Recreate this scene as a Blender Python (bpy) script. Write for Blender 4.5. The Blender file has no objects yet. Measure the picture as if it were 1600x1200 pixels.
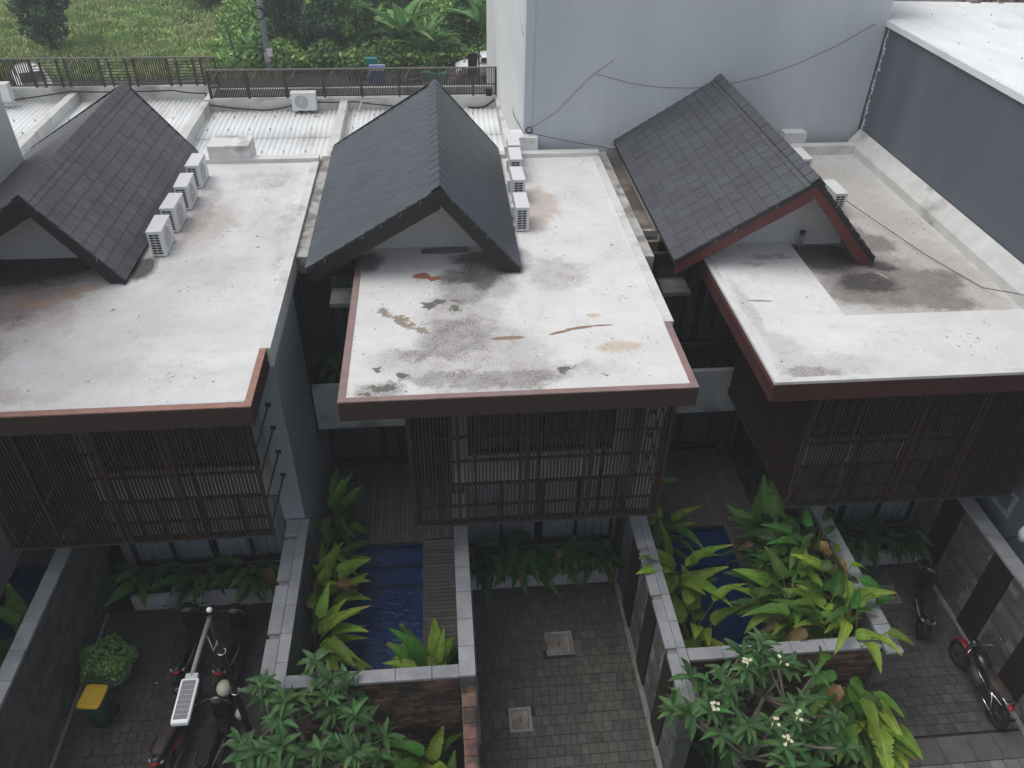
import bpy, math, random
import numpy as np
from mathutils import Vector, Matrix

# ------------------------------------------------------------------ camera, sky, sun, exposure
SC = bpy.context.scene
COL = SC.collection
rng = random.Random(7)
R = math.radians
yaw, tilt, roll = 0.09879021, 0.65552198, 0.01863852
cy_, sy_, ct_, st_, cr_, sr_ = math.cos(yaw), math.sin(yaw), math.cos(tilt), math.sin(tilt), math.cos(roll), math.sin(roll)
fw = Vector((sy_*ct_, cy_*ct_, -st_)); rt = Vector((cy_, -sy_, 0)); up = rt.cross(fw)
r2 = cr_*rt + sr_*up; u2 = -sr_*rt + cr_*up
cam_data = bpy.data.cameras.new('camera'); cam = bpy.data.objects.new('camera', cam_data); COL.objects.link(cam)
cam_data.sensor_width = 36.0; cam_data.lens = 1256.04/1600*36; cam_data.clip_end = 600; cam_data.clip_start = 0.1
cam.matrix_world = Matrix(((r2.x, u2.x, -fw.x, 0), (r2.y, u2.y, -fw.y, 0), (r2.z, u2.z, -fw.z, 14.5), (0, 0, 0, 1)))
SC.camera = cam
CAM = np.array([0, 0, 14.5])

SUN_EL, SUN_AZ = 66.0, -75.0          # azimuth measured from +Y (away from camera) towards +X
world = bpy.data.worlds.new('World'); SC.world = world; world.use_nodes = True
wn = world.node_tree.nodes; wl = world.node_tree.links; wn.clear()
sky = wn.new('ShaderNodeTexSky'); sky.sky_type = 'NISHITA'; sky.sun_disc = False
sky.sun_elevation = R(SUN_EL); sky.sun_rotation = R(SUN_AZ); sky.air_density = 1.0; sky.dust_density = 3.0; sky.ozone_density = 1.0
hs = wn.new('ShaderNodeHueSaturation'); hs.inputs['Saturation'].default_value = 0.32
bgn = wn.new('ShaderNodeBackground'); bgn.inputs['Strength'].default_value = 0.15
wo = wn.new('ShaderNodeOutputWorld')
wl.new(sky.outputs[0], hs.inputs['Color']); wl.new(hs.outputs[0], bgn.inputs['Color']); wl.new(bgn.outputs[0], wo.inputs['Surface'])
sun_d = bpy.data.lights.new('sun', 'SUN'); sun_d.energy = 0.9; sun_d.angle = R(40); sun_d.color = (1.0, 0.97, 0.93)
sun = bpy.data.objects.new('sun', sun_d); COL.objects.link(sun)
sd = Vector((math.sin(R(SUN_AZ))*math.cos(R(SUN_EL)), math.cos(R(SUN_AZ))*math.cos(R(SUN_EL)), math.sin(R(SUN_EL))))
sun.rotation_euler = sd.to_track_quat('Z', 'Y').to_euler(); sun.location = (0, 0, 40)
SC.view_settings.view_transform = 'Standard'; SC.view_settings.look = 'None'
SC.view_settings.exposure = 0.14; SC.view_settings.gamma = 1.0; SC.view_settings.use_curve_mapping = False
SC.render.engine = 'CYCLES'; SC.cycles.max_bounces = 6; SC.cycles.transparent_max_bounces = 12

# ------------------------------------------------------------------ materials
def mat(name, col, rough=0.75, var=0.15, scale=3.0, bump=0.0, bscale=40.0, rand=0.0, metal=0.0, col2=None, c2t=0.55, spec=0.4,
        stretch=None, emit=None, hue=0.0):
    m = bpy.data.materials.new(name); m.use_nodes = True
    N, L = m.node_tree.nodes, m.node_tree.links
    b = N['Principled BSDF']; b.inputs['Roughness'].default_value = rough; b.inputs['Metallic'].default_value = metal
    b.inputs['Specular IOR Level'].default_value = spec
    g = N.new('ShaderNodeNewGeometry'); src = g.outputs['Position']
    if stretch:
        mp = N.new('ShaderNodeVectorMath'); mp.operation = 'MULTIPLY'; mp.inputs[1].default_value = stretch
        L.new(src, mp.inputs[0]); src = mp.outputs[0]
    nz = N.new('ShaderNodeTexNoise'); nz.inputs['Scale'].default_value = scale; nz.inputs['Detail'].default_value = 7; nz.inputs['Roughness'].default_value = 0.62
    L.new(src, nz.inputs['Vector'])
    mr = N.new('ShaderNodeMapRange'); mr.inputs[1].default_value = 0.3; mr.inputs[2].default_value = 0.7
    mr.inputs[3].default_value = 1-var; mr.inputs[4].default_value = 1+var; L.new(nz.outputs[0], mr.inputs[0])
    val = mr.outputs[0]
    if rand:
        oi = N.new('ShaderNodeObjectInfo'); m2 = N.new('ShaderNodeMapRange'); m2.inputs[3].default_value = 1-rand; m2.inputs[4].default_value = 1+rand
        L.new(oi.outputs['Random'], m2.inputs[0]); mm = N.new('ShaderNodeMath'); mm.operation = 'MULTIPLY'
        L.new(val, mm.inputs[0]); L.new(m2.outputs[0], mm.inputs[1]); val = mm.outputs[0]
    if col2:
        n2 = N.new('ShaderNodeTexNoise'); n2.inputs['Scale'].default_value = scale*0.45; n2.inputs['Detail'].default_value = 8
        L.new(src, n2.inputs['Vector']); m3 = N.new('ShaderNodeMapRange'); m3.inputs[1].default_value = c2t-0.06; m3.inputs[2].default_value = c2t+0.06
        L.new(n2.outputs[0], m3.inputs[0]); mx = N.new('ShaderNodeMix'); mx.data_type = 'RGBA'
        mx.inputs[6].default_value = (*col, 1); mx.inputs[7].default_value = (*col2, 1); L.new(m3.outputs[0], mx.inputs[0]); c0 = mx.outputs[2]
    else:
        rgb = N.new('ShaderNodeRGB'); rgb.outputs[0].default_value = (*col, 1); c0 = rgb.outputs[0]
    if hue and rand:
        hsn = N.new('ShaderNodeHueSaturation'); oi2 = N.new('ShaderNodeObjectInfo'); mh = N.new('ShaderNodeMapRange')
        mh.inputs[3].default_value = 0.5-hue; mh.inputs[4].default_value = 0.5+hue
        wnn = N.new('ShaderNodeTexWhiteNoise'); wnn.noise_dimensions = '1D'; L.new(oi2.outputs['Random'], wnn.inputs['W'])
        L.new(wnn.outputs['Value'], mh.inputs[0]); L.new(mh.outputs[0], hsn.inputs['Hue']); L.new(c0, hsn.inputs['Color']); c0 = hsn.outputs[0]
    sc = N.new('ShaderNodeVectorMath'); sc.operation = 'SCALE'; L.new(c0, sc.inputs[0]); L.new(val, sc.inputs['Scale'])
    L.new(sc.outputs[0], b.inputs['Base Color'])
    if bump:
        nb = N.new('ShaderNodeTexNoise'); nb.inputs['Scale'].default_value = bscale; nb.inputs['Detail'].default_value = 5; L.new(src, nb.inputs['Vector'])
        bp = N.new('ShaderNodeBump'); bp.inputs['Strength'].default_value = bump; bp.inputs['Distance'].default_value = 0.02
        L.new(nb.outputs[0], bp.inputs['Height']); L.new(bp.outputs[0], b.inputs['Normal'])
    if emit:
        b.inputs['Emission Color'].default_value = (*emit, 1); b.inputs['Emission Strength'].default_value = 1
    return m

def stained(name, base, layers, specks=True, rough=0.8):
    """painted concrete: world-space marks, dirt and some painted gable shade. layers: (colour, strength, grain 0..1, [(x,y,rx,ry,rot,amp)...])"""
    m = bpy.data.materials.new(name); m.use_nodes = True
    N, L = m.node_tree.nodes, m.node_tree.links
    b = N['Principled BSDF']; b.inputs['Roughness'].default_value = rough; b.inputs['Specular IOR Level'].default_value = 0.25
    g = N.new('ShaderNodeNewGeometry'); pos = g.outputs['Position']
    def noise(scale, det=8, rgh=0.65, vec=None, color=False):
        n = N.new('ShaderNodeTexNoise'); n.inputs['Scale'].default_value = scale; n.inputs['Detail'].default_value = det
        n.inputs['Roughness'].default_value = rgh; L.new(vec or pos, n.inputs['Vector']); return n.outputs[1 if color else 0]
    def mrange(v, a, c, lo=0.0, hi=1.0):
        n = N.new('ShaderNodeMapRange'); n.inputs[1].default_value = a; n.inputs[2].default_value = c
        n.inputs[3].default_value = lo; n.inputs[4].default_value = hi; L.new(v, n.inputs[0]); return n.outputs[0]
    def mth(op, a, c):
        n = N.new('ShaderNodeMath'); n.operation = op
        for i, v in enumerate((a, c)):
            if isinstance(v, (int, float)): n.inputs[i].default_value = v
            else: L.new(v, n.inputs[i])
        return n.outputs[0]
    def mix(fac, c1, c2):
        n = N.new('ShaderNodeMix'); n.data_type = 'RGBA'; L.new(fac, n.inputs[0])
        for i, v in ((6, c1), (7, c2)):
            if isinstance(v, tuple): n.inputs[i].default_value = (*v, 1)
            else: L.new(v, n.inputs[i])
        return n.outputs[2]
    big = noise(0.55); fine = noise(30.0, 4, 0.75); mid = noise(3.2, 9, 0.7)
    # broad tone differences of the paint coat
    c = mix(mrange(big, 0.35, 0.68), tuple(v*0.86 for v in base), tuple(min(v*1.07, 0.86) for v in base))
    c = mix(mth('MULTIPLY', mrange(mid, 0.54, 0.70), 0.45), c, (base[0]*0.72, base[1]*0.68, base[2]*0.64))
    mp_ = N.new('ShaderNodeVectorMath'); mp_.operation = 'MULTIPLY'; mp_.inputs[1].default_value = (0.35, 2.2, 1); L.new(pos, mp_.inputs[0])
    stk = noise(2.4, 8, 0.75, vec=mp_.outputs[0])
    c = mix(mth('MULTIPLY', mrange(stk, 0.52, 0.66), 0.30), c, (base[0]*0.78, base[1]*0.75, base[2]*0.72))
    # warp
    wrp = noise(2.2, 10, 0.78, color=True)
    sub = N.new('ShaderNodeVectorMath'); sub.operation = 'SUBTRACT'; sub.inputs[1].default_value = (0.5, 0.5, 0.5); L.new(wrp, sub.inputs[0])
    for colr, strength, grain, blobs in layers:
        acc = None
        for (x, y, rx, ry, ro, amp) in blobs:
            s2 = N.new('ShaderNodeVectorMath'); s2.operation = 'MULTIPLY_ADD'
            L.new(sub.outputs[0], s2.inputs[0]); s2.inputs[1].default_value = (amp, amp, 0); L.new(pos, s2.inputs[2])
            mp = N.new('ShaderNodeMapping'); mp.vector_type = 'TEXTURE'
            mp.inputs['Location'].default_value = (x, y, 0); mp.inputs['Rotation'].default_value = (0, 0, R(ro)); mp.inputs['Scale'].default_value = (rx, ry, 1000.0)
            L.new(s2.outputs[0], mp.inputs['Vector'])
            ln = N.new('ShaderNodeVectorMath'); ln.operation = 'LENGTH'; L.new(mp.outputs[0], ln.inputs[0])
            f = mrange(ln.outputs['Value'], 1.0, 0.6 if grain < 0.95 else 0.85)
            acc = f if acc is None else mth('MAXIMUM', acc, f)
        if grain > 0:
            lo = 0.75 - 0.5*grain
            nz = mrange(fine, 0.44, 0.56)
            nz2 = mrange(mid, 0.35, 0.62)
            gmix = mth('MULTIPLY', nz, nz2)
            keep = mth('ADD', mth('MULTIPLY', gmix, grain), 1-grain)
            if grain < 0.95: acc = mth('MULTIPLY', acc, keep)
        acc = mth('MULTIPLY', acc, strength)
        c = mix(acc, c, colr)
    if specks:
        wv = N.new('ShaderNodeTexNoise'); wv.inputs['Scale'].default_value = 9.0; wv.inputs['Detail'].default_value = 3; L.new(pos, wv.inputs['Vector'])
        wa = N.new('ShaderNodeVectorMath'); wa.operation = 'MULTIPLY_ADD'; L.new(wv.outputs[1], wa.inputs[0]); wa.inputs[1].default_value = (.22, .22, 0); L.new(pos, wa.inputs[2])
        spos = wa.outputs[0]
        vo = N.new('ShaderNodeTexVoronoi'); vo.inputs['Scale'].default_value = 3.4; L.new(spos, vo.inputs['Vector'])
        wn_ = noise(0.9, 3, 0.5)
        rad = mrange(wn_, 0.45, 0.72, 0.02, 0.12)
        sp = mth('MULTIPLY', mth('LESS_THAN', mth('ADD', vo.outputs['Distance'], mth('MULTIPLY', mth('SUBTRACT', fine, 0.5), 0.12)), rad), 0.8)
        c = mix(sp, c, (0.16, 0.15, 0.14))
        vo2 = N.new('ShaderNodeTexVoronoi'); vo2.inputs['Scale'].default_value = 11.0; L.new(spos, vo2.inputs['Vector'])
        wn3 = noise(1.3, 5, 0.7); rad2 = mrange(wn3, 0.44, 0.66, 0.02, 0.24)
        sp2 = mth('MULTIPLY', mth('LESS_THAN', vo2.outputs['Distance'], rad2), 0.7)
        c = mix(sp2, c, (0.22, 0.20, 0.185))
    L.new(c, b.inputs['Base Color'])
    bp = N.new('ShaderNodeBump'); bp.inputs['Strength'].default_value = 0.25; bp.inputs['Distance'].default_value = 0.02
    L.new(mid, bp.inputs['Height']); L.new(bp.outputs[0], b.inputs['Normal'])
    return m

def leaf_mat(name, col, rand=0.3, rough=0.42, hue=0.02, tip=None):
    m = bpy.data.materials.new(name); m.use_nodes = True
    N, L = m.node_tree.nodes, m.node_tree.links; b = N['Principled BSDF']
    b.inputs['Roughness'].default_value = rough+.12; b.inputs['Specular IOR Level'].default_value = 0.28
    tc = N.new('ShaderNodeTexCoord'); sp = N.new('ShaderNodeSeparateXYZ'); L.new(tc.outputs['Object'], sp.inputs[0])
    # side veins: fine stripes slanting off the midrib, midrib paler
    ab = N.new('ShaderNodeMath'); ab.operation = 'ABSOLUTE'; L.new(sp.outputs[1], ab.inputs[0])
    v = N.new('ShaderNodeMath'); v.operation = 'MULTIPLY_ADD'; L.new(ab.outputs[0], v.inputs[0]); v.inputs[1].default_value = -0.8; L.new(sp.outputs[0], v.inputs[2])
    sn = N.new('ShaderNodeMath'); sn.operation = 'MULTIPLY'; sn.inputs[1].default_value = 190; L.new(v.outputs[0], sn.inputs[0])
    s2 = N.new('ShaderNodeMath'); s2.operation = 'SINE'; L.new(sn.outputs[0], s2.inputs[0])
    vr = N.new('ShaderNodeMapRange'); vr.inputs[1].default_value = -1; vr.inputs[2].default_value = 1; vr.inputs[3].default_value = 0.92; vr.inputs[4].default_value = 1.06; L.new(s2.outputs[0], vr.inputs[0])
    mid = N.new('ShaderNodeMapRange'); mid.inputs[1].default_value = 0.006; mid.inputs[2].default_value = 0.014; mid.inputs[3].default_value = 1.45; mid.inputs[4].default_value = 1.0; L.new(ab.outputs[0], mid.inputs[0])
    oi = N.new('ShaderNodeObjectInfo'); rr = N.new('ShaderNodeMapRange'); rr.inputs[3].default_value = 1-rand; rr.inputs[4].default_value = 1+rand; L.new(oi.outputs['Random'], rr.inputs[0])
    nz = N.new('ShaderNodeTexNoise'); nz.inputs['Scale'].default_value = 7; nz.inputs['Detail'].default_value = 4; g = N.new('ShaderNodeNewGeometry'); L.new(g.outputs['Position'], nz.inputs['Vector'])
    nr = N.new('ShaderNodeMapRange'); nr.inputs[1].default_value = 0.3; nr.inputs[2].default_value = 0.7; nr.inputs[3].default_value = 0.75; nr.inputs[4].default_value = 1.25; L.new(nz.outputs[0], nr.inputs[0])
    p = rr.outputs[0]
    for o in (vr.outputs[0], mid.outputs[0], nr.outputs[0]):
        mm = N.new('ShaderNodeMath'); mm.operation = 'MULTIPLY'; L.new(p, mm.inputs[0]); L.new(o, mm.inputs[1]); p = mm.outputs[0]
    rgb = N.new('ShaderNodeRGB'); rgb.outputs[0].default_value = (*col, 1); c0 = rgb.outputs[0]
    if tip:   # brown, dried leaf ends on some leaves
        t1 = N.new('ShaderNodeMapRange'); t1.inputs[1].default_value = 0.86; t1.inputs[2].default_value = 0.98; L.new(sp.outputs[0], t1.inputs[0])
        wn2 = N.new('ShaderNodeTexWhiteNoise'); wn2.noise_dimensions = '1D'; L.new(oi.outputs['Random'], wn2.inputs['W'])
        gt = N.new('ShaderNodeMath'); gt.operation = 'GREATER_THAN'; gt.inputs[1].default_value = 0.72; L.new(wn2.outputs['Value'], gt.inputs[0])
        ml = N.new('ShaderNodeMath'); ml.operation = 'MULTIPLY'; L.new(t1.outputs[0], ml.inputs[0]); L.new(gt.outputs[0], ml.inputs[1])
        mx = N.new('ShaderNodeMix'); mx.data_type = 'RGBA'; L.new(ml.outputs[0], mx.inputs[0]); L.new(c0, mx.inputs[6]); mx.inputs[7].default_value = (*tip, 1); c0 = mx.outputs[2]
    hsn = N.new('ShaderNodeHueSaturation'); wnn = N.new('ShaderNodeTexWhiteNoise'); wnn.noise_dimensions = '1D'
    a1 = N.new('ShaderNodeMath'); a1.operation = 'MULTIPLY'; a1.inputs[1].default_value = 7.31; L.new(oi.outputs['Random'], a1.inputs[0]); L.new(a1.outputs[0], wnn.inputs['W'])
    mh = N.new('ShaderNodeMapRange'); mh.inputs[3].default_value = 0.5-hue; mh.inputs[4].default_value = 0.5+hue; L.new(wnn.outputs['Value'], mh.inputs[0])
    L.new(mh.outputs[0], hsn.inputs['Hue']); L.new(c0, hsn.inputs['Color'])
    sc = N.new('ShaderNodeVectorMath'); sc.operation = 'SCALE'; L.new(hsn.outputs[0], sc.inputs[0]); L.new(p, sc.inputs['Scale'])
    L.new(sc.outputs[0], b.inputs['Base Color'])
    tr = N.new('ShaderNodeBsdfTranslucent'); L.new(sc.outputs[0], tr.inputs['Color'])
    ms = N.new('ShaderNodeMixShader'); ms.inputs[0].default_value = 0.22
    L.new(b.outputs[0], ms.inputs[1]); L.new(tr.outputs[0], ms.inputs[2]); L.new(ms.outputs[0], N['Material Output'].inputs['Surface'])
    return m

def tile_mat(name, col):
    m = bpy.data.materials.new(name); m.use_nodes = True
    N, L = m.node_tree.nodes, m.node_tree.links; b = N['Principled BSDF']
    b.inputs['Roughness'].default_value = 0.45; b.inputs['Specular IOR Level'].default_value = 0.5
    tc = N.new('ShaderNodeTexCoord'); oi = N.new('ShaderNodeObjectInfo')
    mp = N.new('ShaderNodeVectorMath'); mp.operation = 'MULTIPLY'; mp.inputs[1].default_value = (1.2, 55.0, 1.0); L.new(tc.outputs['Object'], mp.inputs[0])
    ad = N.new('ShaderNodeVectorMath'); ad.operation = 'ADD'; L.new(mp.outputs[0], ad.inputs[0])
    cx = N.new('ShaderNodeVectorMath'); cx.operation = 'SCALE'; cx.inputs[0].default_value = (91, 37, 53); L.new(oi.outputs['Random'], cx.inputs['Scale']); L.new(cx.outputs[0], ad.inputs[1])
    nz = N.new('ShaderNodeTexNoise'); nz.inputs['Scale'].default_value = 1.0; nz.inputs['Detail'].default_value = 3; L.new(ad.outputs[0], nz.inputs['Vector'])
    r1 = N.new('ShaderNodeMapRange'); r1.inputs[1].default_value = 0.3; r1.inputs[2].default_value = 0.7; r1.inputs[3].default_value = 0.45; r1.inputs[4].default_value = 1.45; L.new(nz.outputs[0], r1.inputs[0])
    r2_ = N.new('ShaderNodeMapRange'); r2_.inputs[3].default_value = 0.975; r2_.inputs[4].default_value = 1.03; L.new(oi.outputs['Random'], r2_.inputs[0])
    g = N.new('ShaderNodeNewGeometry'); n3 = N.new('ShaderNodeTexNoise'); n3.inputs['Scale'].default_value = 1.3; n3.inputs['Detail'].default_value = 6; L.new(g.outputs['Position'], n3.inputs['Vector'])
    r3 = N.new('ShaderNodeMapRange'); r3.inputs[1].default_value = 0.3; r3.inputs[2].default_value = 0.7; r3.inputs[3].default_value = 0.8; r3.inputs[4].default_value = 1.2; L.new(n3.outputs[0], r3.inputs[0])
    a = N.new('ShaderNodeMath'); a.operation = 'MULTIPLY'; L.new(r1.outputs[0], a.inputs[0]); L.new(r2_.outputs[0], a.inputs[1])
    a2 = N.new('ShaderNodeMath'); a2.operation = 'MULTIPLY'; L.new(a.outputs[0], a2.inputs[0]); L.new(r3.outputs[0], a2.inputs[1])
    sc = N.new('ShaderNodeVectorMath'); sc.operation = 'SCALE'; sc.inputs[0].default_value = col; L.new(a2.outputs[0], sc.inputs['Scale']); L.new(sc.outputs[0], b.inputs['Base Color'])
    bp = N.new('ShaderNodeBump'); bp.inputs['Strength'].default_value = 0.5; bp.inputs['Distance'].default_value = 0.006; L.new(nz.outputs[0], bp.inputs['Height']); L.new(bp.outputs[0], b.inputs['Normal'])
    return m

def water_mat():
    m = bpy.data.materials.new('pool_water'); m.use_nodes = True
    N, L = m.node_tree.nodes, m.node_tree.links; N.remove(N['Principled BSDF'])
    tr = N.new('ShaderNodeBsdfTransparent'); tr.inputs['Color'].default_value = (0.40, 0.62, 0.88, 1)
    gl = N.new('ShaderNodeBsdfGlossy'); gl.inputs['Roughness'].default_value = 0.03
    fr = N.new('ShaderNodeFresnel'); fr.inputs['IOR'].default_value = 1.33
    g = N.new('ShaderNodeNewGeometry'); nz = N.new('ShaderNodeTexNoise'); nz.inputs['Scale'].default_value = 9; nz.inputs['Detail'].default_value = 3
    mp = N.new('ShaderNodeVectorMath'); mp.operation = 'MULTIPLY'; mp.inputs[1].default_value = (0.6, 1.4, 1); L.new(g.outputs['Position'], mp.inputs[0]); L.new(mp.outputs[0], nz.inputs['Vector'])
    bp = N.new('ShaderNodeBump'); bp.inputs['Strength'].default_value = 0.9; bp.inputs['Distance'].default_value = 0.05; L.new(nz.outputs[0], bp.inputs['Height'])
    L.new(bp.outputs[0], gl.inputs['Normal']); L.new(bp.outputs[0], fr.inputs['Normal'])
    ms = N.new('ShaderNodeMixShader'); L.new(fr.outputs[0], ms.inputs[0]); L.new(tr.outputs[0], ms.inputs[1]); L.new(gl.outputs[0], ms.inputs[2])
    L.new(ms.outputs[0], N['Material Output'].inputs['Surface']); return m

def glass_mat():
    m = bpy.data.materials.new('window_glass'); m.use_nodes = True
    N, L = m.node_tree.nodes, m.node_tree.links; N.remove(N['Principled BSDF'])
    tr = N.new('ShaderNodeBsdfTransparent'); tr.inputs['Color'].default_value = (0.86, 0.89, 0.90, 1)
    gl = N.new('ShaderNodeBsdfGlossy'); gl.inputs['Roughness'].default_value = 0.02
    fr = N.new('ShaderNodeFresnel'); fr.inputs['IOR'].default_value = 1.5
    gg = N.new('ShaderNodeNewGeometry'); iv = N.new('ShaderNodeMath'); iv.operation = 'SUBTRACT'; iv.inputs[0].default_value = 1.0; L.new(gg.outputs['Backfacing'], iv.inputs[1])
    fm = N.new('ShaderNodeMath'); fm.operation = 'MULTIPLY'; L.new(fr.outputs[0], fm.inputs[0]); L.new(iv.outputs[0], fm.inputs[1])
    ms = N.new('ShaderNodeMixShader'); L.new(fm.outputs[0], ms.inputs[0]); L.new(tr.outputs[0], ms.inputs[1]); L.new(gl.outputs[0], ms.inputs[2])
    L.new(ms.outputs[0], N['Material Output'].inputs['Surface']); return m

WHITE = (0.74, 0.735, 0.72)
GR = (0.13, 0.125, 0.125)
M = {}
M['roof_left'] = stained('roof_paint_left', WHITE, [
    ((0.42, 0.34, 0.30), 0.75, 0.5, [(-8.3, 13.0, 2.3, 1.9, 0, 1.3), (-8.8, 11.0, 1.9, .9, 0, 1.3), (-8.2, 10.5, 2.6, .35, 0, 1.3), (-5.1, 16.4, .7, 1.4, -10, 1.3), (-7.2, 14.4, .9, .6, 20, 1.3)]),
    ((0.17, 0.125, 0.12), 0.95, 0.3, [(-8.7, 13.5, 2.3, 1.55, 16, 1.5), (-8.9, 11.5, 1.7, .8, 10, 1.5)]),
    ((0.055, 0.045, 0.047), 0.97, 0.1, [(-8.4, 14.8, 2.7, 1.15, 10, 1.3), (-5.95, 14.6, .3, .6, 0, .4)]),  # wide blob paints the gable's shade together with dark brown dirt
    ((0.42, 0.22, 0.10), 0.55, 0.4, [(-7.3, 13.45, .7, .2, 14, 1.3), (-6.85, 13.85, .5, .18, 20, .6)]),
    ((0.20, 0.15, 0.14), 0.7, 0.7, [(-5.35, 16.6, .35, .9, 0, .8), (-5.35, 17.8, .35, .9, 0, .8)]),
    ((0.45, 0.40, 0.36), 0.5, 0.85, [(-3.8, 17.6, .5, 3.2, 0, 1.3), (-4.6, 14.5, 1.3, .7, 10, 1.3), (-5.3, 11.0, 2.4, .5, 0, 1.3)]),
    ((0.25, 0.22, 0.20), 0.75, 0.9, [(-3.35, 16.0, .25, 2.0, 0, 1.3), (-4.2, 18.8, .9, .6, 0, 1.3)])])
M['roof_centre'] = stained('roof_paint_centre', WHITE, [
    ((0.36, 0.325, 0.315), 0.9, 0.6, [(0.75, 11.0, 1.2, 1.3, 0, 1.3), (0.45, 11.3, 1.25, 1.7, 0, 1.3), (0.3, 12.4, 1.0, 1.0, 0, 1.3), (-.5, 11.1, 1.0, .5, 0, 1.3), (0.9, 13.6, .6, .8, 0, 1.3), (2.2, 13.9, .7, .8, 0, 1.3), (.9, 10.7, 2.2, .4, 0, 1.3)]),
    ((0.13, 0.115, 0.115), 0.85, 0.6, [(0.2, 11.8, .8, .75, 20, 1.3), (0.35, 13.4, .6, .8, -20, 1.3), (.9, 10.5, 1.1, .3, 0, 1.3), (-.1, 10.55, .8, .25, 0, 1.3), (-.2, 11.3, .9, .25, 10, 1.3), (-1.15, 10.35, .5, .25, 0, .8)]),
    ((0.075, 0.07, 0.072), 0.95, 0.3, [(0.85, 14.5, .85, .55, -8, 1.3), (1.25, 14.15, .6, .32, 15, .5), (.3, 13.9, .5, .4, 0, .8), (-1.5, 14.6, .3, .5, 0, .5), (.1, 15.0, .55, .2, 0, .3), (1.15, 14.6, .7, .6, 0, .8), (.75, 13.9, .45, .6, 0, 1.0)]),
    ((0.48, 0.38, 0.31), 0.8, 0.35, [(2.25, 17.0, .5, 1.1, 0, 1.3), (2.1, 16.2, .35, .5, 0, .7)]),
    ((0.30, 0.25, 0.20), 1.0, 1.0, [(-1.1, 12.66, .10, .15, 10, .9), (-1.0, 12.5, .1, .06, 10, .9), (-.82, 12.42, .16, .14, -20, .9), (-.72, 12.25, .18, .12, -20, 1.0), (-.55, 12.0, .25, .05, -30, 1.0)]),
    ((0.36, 0.15, 0.09), 1.0, 1.0, [(-.42, 13.93, .2, .13, 0, .45), (-.18, 13.82, .16, .09, 0, .5)]),
    ((0.15, 0.15, 0.13), 1.0, 1.0, [(-.33, 12.85, .17, .12, 25, .9), (-.1, 12.98, .14, .09, 0, .9), (.15, 12.7, .08, .1, 0, .9), (.25, 13.0, .06, .08, 0, .9), (-1.1, 10.45, .22, .07, 0, 1.0), (-.75, 10.65, .08, .14, -50, .9), (2.0, 10.7, .18, .1, 0, 1.0), (2.6, 10.5, .06, .04, 0, .9), (-1.35, 10.28, .1, .06, 0, .9), (-1.2, 10.9, .07, .12, 0, 1.1)]),
    ((0.52, 0.40, 0.25), 0.8, 0.3, [(2.72, 12.35, .15, .08, 0, .4), (3.0, 11.3, .5, .2, 0, .6)]),
    ((0.30, 0.20, 0.15), 1.0, 1.0, [(1.06, 11.68, .33, .055, 2, .10), (2.02, 11.80, .24, .04, 16, .10), (2.4, 11.93, .3, .045, 10, .12), (2.8, 11.98, .22, .03, 2, .1)])])
M['roof_right'] = stained('roof_paint_right', (0.73, 0.73, 0.725), [
    ((0.40, 0.36, 0.34), 0.85, 0.7, [(6.3, 10.5, 1.1, .5, 0, .9), (5.9, 11.0, .35, .7, 0, .9), (5.65, 12.2, .15, 1.6, 0, .5)]),
    ((0.17, 0.15, 0.14), 0.85, 0.6, [(6.1, 10.35, .6, .18, 0, .8), (6.75, 14.3, .55, .14, -6, .8), (6.3, 14.0, .3, .1, -10, .8)]),
    ((0.36, 0.29, 0.23), 1.0, 1.0, [(5.95, 12.62, .28, .035, -7, .1)])])
M['roof_right_low'] = stained('roof_paint_right_low', (0.60, 0.595, 0.575), [
    ((0.40, 0.36, 0.32), 0.8, 0.55, [(9.3, 16.6, 1.8, 3.6, 0, 1.4), (10.3, 13.5, .9, 2.2, 0, 1.4), (9.0, 13.3, 2.0, 1.6, 0, 1.4)]),
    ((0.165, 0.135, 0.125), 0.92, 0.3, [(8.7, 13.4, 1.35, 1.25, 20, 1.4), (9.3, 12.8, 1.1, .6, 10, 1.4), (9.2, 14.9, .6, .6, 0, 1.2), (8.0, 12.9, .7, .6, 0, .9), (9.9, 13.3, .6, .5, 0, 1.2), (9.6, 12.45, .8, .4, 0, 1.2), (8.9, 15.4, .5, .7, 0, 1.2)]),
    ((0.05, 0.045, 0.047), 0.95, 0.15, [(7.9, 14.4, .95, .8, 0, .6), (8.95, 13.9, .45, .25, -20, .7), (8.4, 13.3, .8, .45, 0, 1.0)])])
M['white_paint'] = mat('white_paint', (0.66, 0.66, 0.65), 0.8, 0.10, 2.5, 0.15, 12, col2=(0.46, 0.44, 0.42), c2t=0.64)
M['gable_white'] = mat('gable_white', (0.52, 0.53, 0.53), 0.8, 0.06, 1.5, 0.08, 10)
M['dirty_white'] = mat('dirty_white', (0.60, 0.60, 0.58), 0.85, 0.14, 1.8, 0.2, 10, col2=(0.30, 0.29, 0.27), c2t=0.60)
M['block_white'] = mat('block_white', (0.72, 0.72, 0.71), 0.85, 0.10, 3, 0.2, 14, col2=(0.38, 0.36, 0.33), c2t=0.58)
M['corrugated'] = mat('white_roof_sheet', (0.78, 0.80, 0.80), 0.55, 0.07, 2.0, 0.05, 10, col2=(0.60, 0.60, 0.57), c2t=0.66, stretch=(1, .4, 1))
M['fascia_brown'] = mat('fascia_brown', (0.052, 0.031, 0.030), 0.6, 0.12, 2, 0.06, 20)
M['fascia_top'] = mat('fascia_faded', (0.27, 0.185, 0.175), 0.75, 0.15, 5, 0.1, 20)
M['fascia_orange'] = mat('fascia_orange', (0.34, 0.19, 0.15), 0.8, 0.15, 6, 0.1, 20)
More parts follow.
